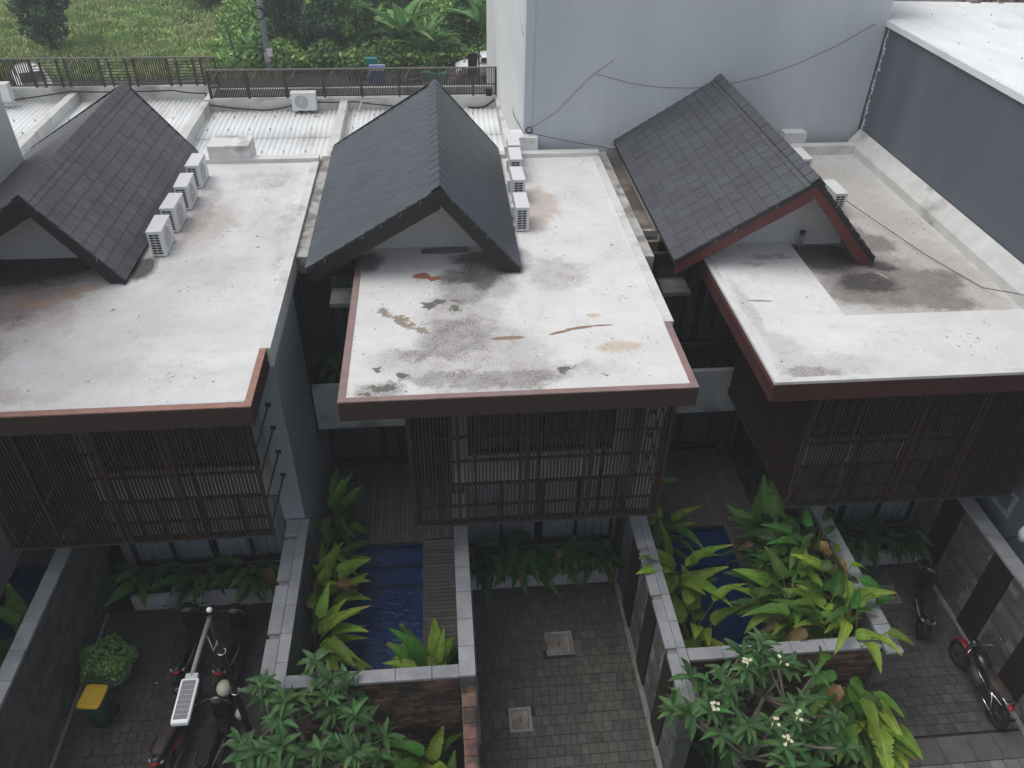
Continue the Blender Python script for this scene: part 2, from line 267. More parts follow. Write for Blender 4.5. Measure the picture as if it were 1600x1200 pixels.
M['fascia_maroon'] = mat('fascia_maroon', (0.080, 0.028, 0.027), 0.55, 0.12, 2, 0.05, 20)
M['rake_dark'] = mat('rake_dark', (0.026, 0.020, 0.020), 0.6, 0.15, 2)
M['rake_black'] = mat('rake_black', (0.022, 0.022, 0.025), 0.6, 0.15, 2)
M['rake_red'] = mat('rake_red', (0.12, 0.032, 0.030), 0.55, 0.12, 2)
M['tile_l'] = tile_mat('tile_grey', (0.105, 0.103, 0.110))
M['tile_c'] = tile_mat('tile_slate', (0.047, 0.058, 0.072))
M['tile_r'] = tile_mat('tile_charcoal', (0.070, 0.073, 0.085))
M['grey_wall'] = mat('grey_painted_wall', (0.27, 0.31, 0.35), 0.75, 0.05, 0.8, 0.06, 8)
M['tower_grey'] = mat('tower_grey_paint', (0.61, 0.65, 0.68), 0.75, 0.045, 1.2, 0.05, 5, stretch=(1, 1, .12), col2=(0.56, 0.60, 0.635), c2t=0.55)
M['tower_side'] = mat('tower_pale_tone', (0.66, 0.67, 0.67), 0.8, 0.05, 0.8, 0.05, 5)  # tower's left face: its brighter light is put into this paler colour
M['blue_wall'] = mat('blue_grey_paint', (0.108, 0.125, 0.148), 0.6, 0.08, 1.5, 0.05, 6, stretch=(1, 1, .15), col2=(0.128, 0.145, 0.17), c2t=0.55)
M['concrete'] = mat('raw_concrete', (0.46, 0.45, 0.43), 0.9, 0.2, 4, 0.5, 20, col2=(0.24, 0.225, 0.205), c2t=0.52)
M['gutter_dirt'] = mat('gutter_dirt', (0.30, 0.26, 0.22), 0.9, 0.2, 2.5, 0.4, 20, col2=(0.17, 0.14, 0.115), c2t=0.50)
M['awning'] = mat('awning_concrete', (0.25, 0.26, 0.26), 0.85, 0.18, 2, 0.25, 14, col2=(0.17, 0.175, 0.17), c2t=0.5)
M['slat'] = mat('brown_slat', (0.040, 0.020, 0.017), 0.6, 0.2, 6, 0.05, 30, rand=0.3)
M['slat_post'] = mat('brown_post', (0.040, 0.019, 0.015), 0.6, 0.2, 6)
M['steel_dark'] = mat('dark_steel', (0.050, 0.048, 0.050), 0.5, 0.15, 5)
M['rail_brown'] = mat('railing_brown', (0.060, 0.048, 0.042), 0.5, 0.2, 5)
M['rail_top'] = mat('railing_top', (0.16, 0.15, 0.135), 0.5, 0.15, 5)
M['house_white'] = mat('house_wall_white', (0.38, 0.38, 0.385), 0.8, 0.05, 1, 0.05, 10)
M['house_grey'] = mat('house_wall_grey', (0.16, 0.165, 0.17), 0.8, 0.08, 1, 0.05, 10)
M['house_dark'] = mat('house_wall_dark', (0.032, 0.034, 0.036), 0.7, 0.15, 1)
M['plank_dark'] = mat('dark_plank', (0.030, 0.030, 0.031), 0.6, 0.3, 2, 0.1, 20, rand=0.3, stretch=(3, 3, .4))
M['plank_line'] = mat('pale_joint', (0.10, 0.11, 0.115), 0.7, 0.3, 4)
M['curtain'] = mat('grey_curtain', (0.42, 0.44, 0.46), 0.9, 0.12, 5, 0, stretch=(8, 1, .3))
M['curtain_dark'] = mat('dark_curtain', (0.11, 0.12, 0.125), 0.9, 0.15, 5, 0, stretch=(8, 1, .3))
M['frame_black'] = mat('black_window_frame', (0.014, 0.014, 0.015), 0.4, 0.1)
M['glass'] = glass_mat()
M['paver'] = mat('stone_paver', (0.074, 0.068, 0.066), 0.8, 0.3, 5, 0.35, 45, rand=0.20, hue=0.01, col2=(0.066, 0.064, 0.062), c2t=0.52)
M['paver_big'] = mat('large_stone_slab', (0.095, 0.09, 0.087), 0.85, 0.25, 3, 0.3, 30, rand=0.15)
M['paver_pale'] = mat('pale_street_paver', (0.16, 0.155, 0.15), 0.85, 0.25, 4, 0.3, 30, rand=0.25)
M['paver_bed'] = mat('paver_joint_sand', (0.018, 0.018, 0.017), 0.95, 0.3, 6, 0.3, 40)
M['moss'] = mat('damp_moss_paver', (0.072, 0.068, 0.056), 0.85, 0.3, 5, 0.35, 45, rand=0.2)
M['stone'] = mat('cladding_stone', (0.10, 0.093, 0.085), 0.8, 0.3, 4, 0.45, 25, rand=0.25, hue=0.015, col2=(0.085, 0.09, 0.09), c2t=0.5)
M['stone_red'] = mat('red_brown_stone', (0.14, 0.078, 0.058), 0.85, 0.35, 6, 0.5, 25, rand=0.45, hue=0.02, col2=(0.05, 0.035, 0.03), c2t=0.5)
M['mortar'] = mat('pale_mortar', (0.20, 0.195, 0.18), 0.9, 0.3, 5)
M['wood_band'] = mat('dark_wood_band', (0.022, 0.013, 0.012), 0.6, 0.25, 4, 0.1, 20, stretch=(1, 1, .3))
M['cap'] = mat('grey_cap_stone', (0.29, 0.30, 0.315), 0.8, 0.12, 3, 0.3, 60, rand=0.12, col2=(0.235, 0.245, 0.26), c2t=0.52)
M['curb'] = mat('planter_white', (0.42, 0.43, 0.45), 0.8, 0.1, 2, col2=(0.20, 0.21, 0.21), c2t=0.56)
M['deck'] = mat('grey_deck_board', (0.085, 0.080, 0.076), 0.75, 0.25, 4, 0.2, 30, rand=0.2, stretch=(1, 1, 1))
M['deck_black'] = mat('dark_under_deck', (0.012, 0.012, 0.012), 0.9, 0.2)
M['soil'] = mat('planting_soil', (0.022, 0.018, 0.014), 0.95, 0.3, 8, 0.5, 30)
M['pool_tile'] = mat('blue_pool_mosaic', (0.006, 0.075, 0.165), 0.3, 0.3, 6)
M['water'] = water_mat()
M['heli_lime'] = leaf_mat('lime_leaf', (0.165, 0.265, 0.032), 0.38, tip=(0.30, 0.15, 0.05))
M['heli_mid'] = leaf_mat('mid_green_leaf', (0.060, 0.150, 0.024), 0.40, tip=(0.25, 0.18, 0.05))
M['heli_dark'] = leaf_mat('dark_green_leaf', (0.035, 0.10, 0.024), 0.35)
M['heli_dry'] = leaf_mat('dried_leaf', (0.20, 0.13, 0.05), 0.4)
M['frangi'] = leaf_mat('frangipani_leaf', (0.048, 0.112, 0.034), 0.45, rough=.5, hue=0.015)
M['frangi_far'] = mat('frangipani_lower_leaf', (0.05, 0.115, 0.038), 0.5, 0.35, 6)
M['banana'] = leaf_mat('banana_leaf', (0.17, 0.33, 0.11), 0.35)
M['stem'] = mat('green_stem', (0.12, 0.17, 0.04), 0.6, 0.2, 6)
M['stem_dark'] = mat('dark_green_stem', (0.035, 0.065, 0.02), 0.6, 0.2, 6)
M['bark_grey'] = mat('grey_frangipani_bark', (0.17, 0.15, 0.12), 0.85, 0.3, 10, 0.4, 40)
M['bark'] = mat('brown_bark', (0.07, 0.06, 0.045), 0.9, 0.3, 6, 0.4, 30)
M['petal'] = mat('cream_petal', (0.80, 0.74, 0.52), 0.6, 0.05)
M['orange_flower'] = mat('orange_bract', (0.55, 0.10, 0.02), 0.5, 0.1)
M['ac_white'] = mat('ac_casing_white', (0.72, 0.73, 0.73), 0.45, 0.04, 4)
M['ac_grey'] = mat('ac_grille_grey', (0.42, 0.44, 0.45), 0.5, 0.06, 4)
M['dark'] = mat('dark_recess', (0.03, 0.035, 0.035), 0.7, 0.2)
M['black_gloss'] = mat('black_gloss_paint', (0.014, 0.015, 0.016), 0.22, 0.15, 4, spec=0.6)
M['black_matt'] = mat('black_rubber', (0.014, 0.014, 0.015), 0.85, 0.15)
M['seat_brown'] = mat('brown_seat_vinyl', (0.045, 0.030, 0.027), 0.6, 0.15)
M['chrome'] = mat('chrome', (0.55, 0.56, 0.58), 0.2, 0.05, metal=1.0)
M['silver'] = mat('silver_plastic', (0.38, 0.39, 0.41), 0.35, 0.08)
M['dark_red'] = mat('dark_red_plastic', (0.20, 0.012, 0.012), 0.4, 0.1)
M['red'] = mat('red_plastic', (0.42, 0.02, 0.02), 0.35, 0.1)
M['blue_print'] = mat('blue_plastic', (0.03, 0.07, 0.28), 0.4, 0.1)
M['mirror'] = mat('mirror_glass', (0.75, 0.80, 0.85), 0.04, 0.0, metal=1.0)
M['cream'] = mat('cream_helmet', (0.52, 0.48, 0.38), 0.4, 0.08)
M['yellow'] = mat('yellow_plastic', (0.56, 0.37, 0.03), 0.5, 0.08)
M['bin_green'] = mat('green_plastic', (0.012, 0.055, 0.032), 0.5, 0.12)
M['teal'] = mat('teal_plastic', (0.03, 0.20, 0.24), 0.5, 0.1)
M['green_crate'] = mat('bright_green_plastic', (0.02, 0.24, 0.12), 0.5, 0.1)
M['white_plain'] = mat('white_metal', (0.75, 0.76, 0.77), 0.4, 0.04)
M['panel_cell'] = mat('solar_cell', (0.16, 0.165, 0.18), 0.6, 0.12, 20)
M['pole_black'] = mat('black_pole', (0.022, 0.021, 0.021), 0.5, 0.15)
M['arm_grey'] = mat('galvanised_arm', (0.22, 0.20, 0.20), 0.45, 0.15, 8)
M['cable'] = mat('black_cable', (0.02, 0.02, 0.022), 0.7, 0.1)
M['cable_white'] = mat('pale_cable', (0.45, 0.42, 0.34), 0.7, 0.1)
M['pipe_white'] = mat('pvc_pipe', (0.60, 0.60, 0.58), 0.5, 0.1)
M['concrete_pole'] = mat('concrete_pole', (0.34, 0.37, 0.40), 0.8, 0.12, 3)
M['asphalt'] = mat('asphalt', (0.075, 0.073, 0.070), 0.9, 0.25, 2, 0.3, 40)
M['grass_ground'] = mat('grass_ground', (0.20, 0.30, 0.09), 0.95, 0.25, 0.6, 0.5, 6, col2=(0.17, 0.22, 0.08), c2t=0.52)
M['grass_blade'] = mat('grass_blade', (0.33, 0.47, 0.17), 0.85, 0.3, 0.5, col2=(0.40, 0.46, 0.20), c2t=0.5)
M['dirt'] = mat('bare_dirt', (0.16, 0.11, 0.075), 0.95, 0.25, 2, 0.4, 15)
M['tree_a'] = mat('tree_leaf_dark', (0.085, 0.18, 0.06), 0.75, 0.5, 1.1, col2=(0.14, 0.27, 0.07), c2t=0.5)
M['tree_b'] = mat('tree_leaf_mid', (0.20, 0.38, 0.10), 0.75, 0.5, 1.1, col2=(0.28, 0.44, 0.12), c2t=0.5)
M['tree_c'] = mat('tree_leaf_blue_green', (0.085, 0.17, 0.09), 0.75, 0.45, 1.1, col2=(0.045, 0.10, 0.05), c2t=0.5)
M['car_white'] = mat('white_car_paint', (0.72, 0.73, 0.74), 0.25, 0.03)
M['rubble'] = mat('rubble', (0.22, 0.18, 0.16), 0.95, 0.4, 6, 0.5, 20)
M['brick_roof'] = mat('brown_shed_roof', (0.17, 0.15, 0.14), 0.85, 0.25, 1.5, 0.2, 8)

# ------------------------------------------------------------------ mesh helpers
class MB:
    def __init__(s): s.v = []; s.f = []; s.sm = []
    def poly(s, pts, sm=False):
        n = len(s.v); s.v += [tuple(p) for p in pts]; s.f.append(tuple(range(n, n+len(pts)))); s.sm.append(sm)
    def box(s, x0, x1, y0, y1, z0, z1):
        n = len(s.v)
        s.v += [(x, y, z) for z in (z0, z1) for y in (y0, y1) for x in (x0, x1)]
        for q in ((0, 2, 3, 1), (4, 5, 7, 6), (0, 1, 5, 4), (2, 6, 7, 3), (0, 4, 6, 2), (1, 3, 7, 5)):
            s.f.append(tuple(n+i for i in q)); s.sm.append(False)
        return s
    def prism(s, pts2, y0, y1, axis='y'):
        n = len(s.v); k = len(pts2)
        for y in (y0, y1):
            for a, c in pts2: s.v.append((a, y, c) if axis == 'y' else ((y, a, c) if axis == 'x' else (a, c, y)))
        s.f.append(tuple(n+i for i in range(k))); s.f.append(tuple(n+k+i for i in reversed(range(k)))); s.sm += [False, False]
        for i in range(k):
            j = (i+1) % k; s.f.append((n+i, n+k+i, n+k+j, n+j)); s.sm.append(False)
        return s
    def tube(s, pts, rad, n=8, cap=True):
        pts = [Vector(p) for p in pts]; rads = rad if isinstance(rad, (list, tuple)) else [rad]*len(pts)
        base = len(s.v); prev = None
        for i, p in enumerate(pts):
            d = (pts[min(i+1, len(pts)-1)] - pts[max(i-1, 0)]).normalized()
            a = Vector((0, 0, 1)) if abs(d.z) < .9 else Vector((1, 0, 0))
            if prev is not None: a = prev
            u = (a - d*a.dot(d)).normalized(); w = d.cross(u); prev = u
            for k in range(n):
                t = 2*math.pi*k/n; q = p + (u*math.cos(t) + w*math.sin(t))*rads[i]; s.v.append(tuple(q))
        for i in range(len(pts)-1):
            for k in range(n):
                a = base+i*n+k; b = base+i*n+(k+1) % n; s.f.append((a, b, b+n, a+n)); s.sm.append(True)
        if cap:
            s.f.append(tuple(base+k for k in reversed(range(n)))); s.f.append(tuple(base+(len(pts)-1)*n+k for k in range(n))); s.sm += [False, False]
        return s
    def loft(s, secs, n=14, e=2.6, axis='y'):
        """secs: (pos, c1, c2, h1, h2); cross-section superellipse; axis y: c1=x, c2=z"""
        base = len(s.v)
        for (p, c1, c2, h1, h2) in secs:
            for k in range(n):
                t = 2*math.pi*k/n; ct, st = math.cos(t), math.sin(t)
                a = c1 + h1*math.copysign(abs(ct)**(2/e), ct); b = c2 + h2*math.copysign(abs(st)**(2/e), st)
                s.v.append((a, p, b) if axis == 'y' else ((a, b, p) if axis == 'z' else (p, a, b)))
        for i in range(len(secs)-1):
            for k in range(n):
                a = base+i*n+k; b = base+i*n+(k+1) % n; s.f.append((a, b, b+n, a+n)); s.sm.append(True)
        s.f.append(tuple(base+k for k in reversed(range(n)))); s.f.append(tuple(base+(len(secs)-1)*n+k for k in range(n))); s.sm += [False, False]
        return s
    def torus(s, c, r, t, axis='x', n=24, m=8):
        base = len(s.v)
        for i in range(n):
            a = 2*math.pi*i/n
            for k in range(m):
                q = 2*math.pi*k/m; rr = r+t*math.cos(q); o = t*math.sin(q)
                if axis == 'x': s.v.append((c[0]+o, c[1]+rr*math.cos(a), c[2]+rr*math.sin(a)))
                elif axis == 'y': s.v.append((c[0]+rr*math.cos(a), c[1]+o, c[2]+rr*math.sin(a)))
                else: s.v.append((c[0]+rr*math.cos(a), c[1]+rr*math.sin(a), c[2]+o))
        for i in range(n):
            for k in range(m):
                j = (i+1) % n; l = (k+1) % m
                s.f.append((base+i*m+k, base+j*m+k, base+j*m+l, base+i*m+l)); s.sm.append(True)
        return s
    def ball(s, c, rx, ry, rz, n=14, m=8):
        secs = []
        for i in range(m+1):
            a = -math.pi/2+math.pi*i/m; cc = max(math.cos(a), 0.02); secs.append((c[2]+rz*math.sin(a), c[0], c[1], rx*cc, ry*cc))
        return s.loft(secs, n, 2.0, 'z')
    def mesh(s, name, m):
        me = bpy.data.meshes.new(name); me.from_pydata(s.v, [], s.f)
        me.polygons.foreach_set('use_smooth', s.sm)
        if m is not None: me.materials.append(M[m] if isinstance(m, str) else m)
        me.update(); return me

def org(o):
    w = Vector((0, 0, 0))
    while o is not None: w += o.location; o = o.parent
    return w
def link(name, me, parent=None):
    o = bpy.data.objects.new(name, me); COL.objects.link(o)
    if parent is not None: o.parent = parent
    return o
def part(name, mb, m, parent=None, kind=None, label=None):
    """mesh given in world coordinates, hung under parent"""
    w = org(parent) if parent is not None else Vector((0, 0, 0))
    if w.length > 0: mb.v = [(a-w.x, b-w.y, c-w.z) for a, b, c in mb.v]
    o = link(name, mb.mesh(name, m), parent)
    if kind: o['kind'] = kind
    if label: o['label'] = label
    return o
def local(name, mb, m, parent): return link(name, mb.mesh(name, m), parent)
def piece(name, me, parent, wloc, rot=(0, 0, 0), scale=(1, 1, 1), label=None):
    o = bpy.data.objects.new(name, me); COL.objects.link(o); o.parent = parent
    o.location = Vector(wloc)-org(parent); o.rotation_euler = rot; o.scale = scale
    if label: o['label'] = label
    return o
def thing(name, label, cat, loc=(0, 0, 0), rz=0, group=None, kind=None):
    o = bpy.data.objects.new(name, None); COL.objects.link(o); o.location = loc; o.rotation_euler = (0, 0, rz); o.empty_display_size = 0.2
    return tag(o, label, cat, group, kind)
def tag(o, label=None, cat=None, group=None, kind=None):
    if label: o['label'] = label
    if cat: o['category'] = cat
    if group: o['group'] = group
    if kind: o['kind'] = kind
    return o
def structure(name, mb, m, kind='structure'):
    o = part(name, mb, m); o['kind'] = kind; return o
def copy_tree(o, parent=None):
    c = o.copy(); COL.objects.link(c); c.parent = parent
    for ch in o.children: copy_tree(ch, c)
    return c
def bx(*a): return MB().box(*a)
def camdist(p): return float(np.linalg.norm(np.array(p)-CAM))
_unit = {}
def unit(m, chamfer=0.06):
    """shared chamfered unit block (top edges worn), centred in x,y, bottom at z=0, size 1"""
    k = (m, chamfer)
    if k not in _unit:
        mb = MB(); h = .5; c = chamfer; zt = 1.0; zs = 0.8
        lo = [(-h, -h, 0), (h, -h, 0), (h, h, 0), (-h, h, 0)]; mi = [(x, y, zs) for x, y, _ in lo]
        tp = [(math.copysign(h-c, x), math.copysign(h-c, y), zt) for x, y, _ in lo]
        mb.v = lo+mi+tp
        for i in range(4):
            j = (i+1) % 4; mb.f += [(i, j, j+4, i+4), (i+4, j+4, j+8, i+8)]; mb.sm += [False, False]
        mb.f.append((8, 9, 10, 11)); mb.sm.append(False)
        _unit[k] = mb.mesh('block', m)
    return _unit[k]
def blocks(name, items, parent, limit=300):
    """items: (centre of base, size, rot euler, material). Nearest become single parts, the rest one stuff part."""
    items = sorted(items, key=lambda t: camdist(t[0]))
    for c, s, rot, m in items[:limit]: piece(name, unit(m), parent, c, rot, s)
    rest = items[limit:]
    by = {}
    for it in rest: by.setdefault(it[3], []).append(it)
    for m, its in by.items():
        mb = MB(); src = unit(m)
        vs = [v.co.copy() for v in src.vertices]; fs = [tuple(p.vertices) for p in src.polygons]
        from mathutils import Euler
        for c, s, rot, _ in its:
            Rm = Euler(rot).to_matrix(); n = len(mb.v)
            for v in vs:
                q = Rm @ Vector((v.x*s[0], v.y*s[1], v.z*s[2])) + Vector(c); mb.v.append(tuple(q))
            for f in fs: mb.f.append(tuple(n+i for i in f)); mb.sm.append(False)
        part(name+'_remainder' if False else name+'_rows', mb, m, parent, kind='stuff')

# ------------------------------------------------------------------ ground and surroundings
structure('ground', bx(-120, 120, -40, 200, -0.5, -0.05), 'grass_ground')
structure('courtyard_subsoil', bx(-16, 11.2, -4, 30, -0.049, -0.03), 'paver_bed')

hz = bpy.data.materials.new('haze_air'); hz.use_nodes = True; hzn = hz.node_tree.nodes; hzn.clear()
pv = hzn.new('ShaderNodeVolumePrincipled'); pv.inputs['Density'].default_value = 0.0018; pv.inputs['Color'].default_value = (0.90, 0.94, 0.97, 1)
ho = hzn.new('ShaderNodeOutputMaterial'); hz.node_tree.links.new(pv.outputs[0], ho.inputs['Volume'])
haze = structure('haze', bx(-125, 125, -45, 205, -1.5, 16.0), hz, 'stuff')

# ------------------------------------------------------------------ corrugated sheet
def wave_sheet(x0, x1, y0, y1, z0, z1, pitch, amp, along='y', seg=4):
    """ridges run along `along`; z0 at start of run, z1 at end"""
    mb = MB(); n0 = 0
    a0, a1 = (x0, x1) if along == 'y' else (y0, y1)
    n = int((a1-a0)/pitch*seg)
    for layer in (0, -0.008):
        for i in range(n+1):
            a = a0+(a1-a0)*i/n; dz = amp*math.cos(2*math.pi*i/seg)+layer
            if along == 'y': mb.v += [(a, y0, z0+dz), (a, y1, z1+dz)]
            else: mb.v += [(x0, a, z0+dz), (x1, a, z1+dz)]
    for i in range(n): mb.f.append((2*i, 2*i+2, 2*i+3, 2*i+1)); mb.sm.append(True)
    o = 2*(n+1)
    for i in range(n): mb.f.append((o+2*i, o+2*i+1, o+2*i+3, o+2*i+2)); mb.sm.append(True)
    for i in range(n):
        mb.f.append((2*i, o+2*i, o+2*i+2, 2*i+2)); mb.sm.append(False); mb.f.append((2*i+1, 2*i+3, o+2*i+3, o+2*i+1)); mb.sm.append(False)
    return mb

# ------------------------------------------------------------------ houses
def window(parent, x0, x1, y, z0, z1, n, curtain, panes=True, name='window', curtain_y=0.12):
    """glazed opening facing -y: frame with n panes and a curtain behind"""
    fr = MB(); t = 0.05
    fr.box(x0, x1, y-.03, y+.05, z0, z0+t); fr.box(x0, x1, y-.03, y+.05, z1-t, z1)
    for i in range(n+1):
        x = x0+(x1-x0)*i/n; fr.box(max(x-t/2, x0), min(x+t/2, x1), y-.032, y+.052, z0+t, z1-t)
    w = part(name, fr, 'frame_black', parent)
    for i in range(n):
        a = x0+(x1-x0)*i/n+t/2; b = x0+(x1-x0)*(i+1)/n-t/2
        part('pane', bx(a, b, y, y+.008, z0+t, z1-t), 'glass', w)
    cu = MB(); k = int((x1-x0)/.06); pts = []
    for i in range(k+1):
        x = x0+.03+(x1-x0-.06)*i/k; pts.append((x, y+curtain_y+.025*math.sin(i*1.9)))
    for i in range(k):
        (xa, ya), (xb, yb) = pts[i], pts[i+1]
        if abs(xa-(x0+x1)/2) < 0.08: continue
        cu.poly([(xa, ya, z0+.04), (xb, yb, z0+.04), (xb, yb, z1-.04), (xa, ya, z1-.04)], True)
    part('curtain', cu, curtain, w)
    return w

def gable(parent, xr, zr, xl, zl, xe, ze, y0, y1, tm, rake, wall_y, dxl, bond=.5):
    """asymmetric pitched roof: ridge (xr,zr), left eave (xl,zl), right eave (xe,ze)"""
    th = 0.07
    g = MB().prism([(xl, zl-.02), (xr, zr-.02), (xe, ze-.02), (xe, ze-.02-th), (xr, zr-.02-th*1.5), (xl, zl-.02-th)], y0+.02, y1-.02)
    # light non-convex prism is fine as n-gon for these shapes
    roof = part('gable_roof', MB(), None, parent)
    roof.data = bpy.data.meshes.new('gable_roof_deck')
    mb = MB()
    for (ax, az, bx_, bz) in ((xl, zl, xr, zr), (xr, zr, xe, ze)):
        mb.prism([(ax, az-.03), (bx_, bz-.03), (bx_, bz-.03-th), (ax, az-.03-th)], y0+.02, y1-.02)
    w = org(parent); mb.v = [(a-w.x, b-w.y, c-w.z) for a, b, c in mb.v]
    roof.data = mb.mesh('gable_roof_deck', 'rake_dark')
    # tiles
    items = []
    for side, (ex, ez) in ((-1, (xl, zl)), (1, (xe, ze))):
        d = Vector((ex-xr, 0, ez-zr)); ln = d.length; d.normalize()
        nrm = Vector((-d.z, 0, d.x)) if side > 0 else Vector((d.z, 0, -d.x))
        if nrm.z < 0: nrm = -nrm
        yv = nrm.cross(d)
        nc = max(1, round(ln/0.245)); ex_ = ln/nc; ny = round((y1-y0)/0.40); wy = (y1-y0)/ny
        for i in range(nc):
            off = bond*wy*(i % 2)
            for j in range(-1, ny+1):
                a = y0+j*wy+off; b = a+wy-.003; a = max(a, y0); b = min(b, y1)
                if b-a < .05: continue
                s = (i+1)*ex_
                tilt_ = 0.075+rng.uniform(-.006, .006)
                dd = (d*math.cos(tilt_)+nrm*math.sin(tilt_)).normalized(); nn = (nrm*math.cos(tilt_)-d*math.sin(tilt_)).normalized()
                c = Vector((xr, 0, zr))+d*(s-ex_/2-.01)+nrm*0.0; c.y = (a+b)/2
                Rm = Matrix((dd, nn.cross(dd), nn)).transposed()
                items.append((tuple(c), (ex_+.045, b-a, .030), tuple(Rm.to_euler()), tm))
    items = sorted(items, key=lambda t: camdist(t[0]))
    me = tile_mesh(tm)
    for c, s, rot, m in items[:300]:
        v = tile_variant(me, s, m); o = piece('roof_tile', v[0], roof, c, rot, v[1])
    if items[300:]:
        mb = MB(); from mathutils import Euler
        for c, s, rot, _ in items[300:]:
            Rm = Euler(rot).to_matrix(); n = len(mb.v)
            for (x, y, z) in [(-.5, -.5, 0), (.5, -.5, 0), (.5, .5, 0), (-.5, .5, 0), (-.5, -.5, 1), (.5, -.5, 1), (.5, .5, 1), (-.5, .5, 1)]:
                mb.v.append(tuple(Rm @ Vector((x*s[0], y*s[1], z*s[2]))+Vector(c)))
            for q in ((4, 5, 6, 7), (0, 1, 5, 4), (1, 2, 6, 5), (2, 3, 7, 6), (3, 0, 4, 7)):
                mb.f.append(tuple(n+i for i in q)); mb.sm.append(False)
        part('roof_tile_rows', mb, tm, roof, kind='stuff')
    # ridge caps
    k = round((y1-y0)/.33); dl = Vector((xl-xr, 0, zl-zr)).normalized(); dr = Vector((xe-xr, 0, ze-zr)).normalized()
    for i in range(k):
        a = y0-.01+i*(y1-y0)/k; b = a+(y1-y0)/k+.03; up_ = .098; cp = MB()
        t = Vector((xr, 0, zr+up_)); l = t+dl*.19-Vector((0, 0, .012)); r_ = t+dr*.19-Vector((0, 0, .012))
        for dz in (0,):
            pts0 = [l, t, r_]
            for (p, q) in ((l, t), (t, r_)):
                cp.poly([(p.x, a, p.z), (q.x, a, q.z), (q.x, b, q.z-.008), (p.x, b, p.z-.008)])
                cp.poly([(p.x, a, p.z-.025), (q.x, a, q.z-.025), (q.x, a, q.z), (p.x, a, p.z)])
            cp.poly([(l.x, a, l.z), (l.x, b, l.z-.014), (l.x, b, l.z-.045), (l.x, a, l.z-.04)])
            cp.poly([(r_.x, b, r_.z-.014), (r_.x, a, r_.z), (r_.x, a, r_.z-.04), (r_.x, b, r_.z-.045)])
        part('ridge_cap', cp, tm, roof)
    vt = MB()
    for (ax, az, bx_, bz) in ((xl, zl, xr, zr+.03), (xr, zr+.03, xe, ze)):
        vt.prism([(ax, az+.055), (bx_, bz+.055), (bx_, bz-.12), (ax, az-.10)], y1-.015, y1+.045)
    part('rear_verge', vt, 'rake_black', roof)
    fs = MB()
    for (ax, az, bx_, bz) in ((xl, zl, xr, zr+.02), (xr, zr+.02, xe, ze)):
        fs.prism([(ax, az+.01), (bx_, bz+.01), (bx_, bz-.09), (ax, az-.09)], y0-.02, y0+.028)
    part('front_verge', fs, 'rake_black', roof)
    wr = MB()
    for q in range(1, 7):
        if rng.random() < .3: continue
        for (ex_w, ez_w) in ((xl, zl), (xe, ze)):
            t_ = q/7; px_, pz_ = xr+(ex_w-xr)*t_, zr+(ez_w-zr)*t_; wr.tube([(px_, y0+.05, pz_+.03), (px_+.02, y0-.03, pz_+.0), (px_-.01, y0-.04, pz_-.02-.06*rng.random())], .004, 4)
    part('tile_wire', wr, 'silver', roof)
    # rake boards at the front
    h = .27
    for (ax, az, bx_, bz) in ((xl+.05, zl-.06, xr, zr-.06), (xr, zr-.06, xe-.05, ze-.06)):
        part('rake_board', MB().prism([(ax, az), (bx_, bz), (bx_, bz-h*1.25), (ax, az-h)], y0+.03, y0+.10), rake, parent)
        # soffit board behind it
    # white gable wall
    def zu(x):
        return (zr+(zl-zr)*(xr-x)/(xr-xl) if x < xr else zr+(ze-zr)*(x-xr)/(xe-xr))-.13
    xa, xb = dxl, xe-.25
    part('gable_wall', MB().prism([(xa, 6.42), (xb, 6.42), (xb, zu(xb)), (xr, zr-.18), (xa, zu(xa))], wall_y, y1-.3), 'gable_white', parent)
    part('gable_side_wall', MB().prism([(xl+.25, 5.2), (dxl-.005, 5.2), (dxl-.005, zu(dxl)), (xl+.25, zu(xl+.25))], wall_y+1.1, y1-.3), 'gable_white', parent)
    return roof
_tv = {}
def tile_mesh(m): return m
def tile_variant(m0, s, m):
    # object scale kept near 1 so that the grain keeps its size: share one mesh per rounded size
    k = (m, round(s[0], 3), round(s[1], 2))
    if k not in _tv:
        mb = MB(); x, y, z = s[0]/2, s[1]/2, s[2]; c = .006
        mb.v = [(-x, -y, 0), (x, -y, 0), (x, y, 0), (-x, y, 0), (-x, -y, z), (x, -y+.0, z-c), (x, y, z-c), (-x, y, z), (x-c, -y+.004, z), (x-c, y-.004, z)]
        mb.f = [(4, 8, 9, 7), (8, 5, 6, 9), (0, 1, 5, 8, 4), (1, 2, 6, 5), (2, 3, 7, 9, 6), (3, 0, 4, 7)]; mb.sm = [False]*6
        _tv[k] = mb.mesh('tile', m)
    return _tv[k], (1, s[1]/max(round(s[1], 2), .01), 1)

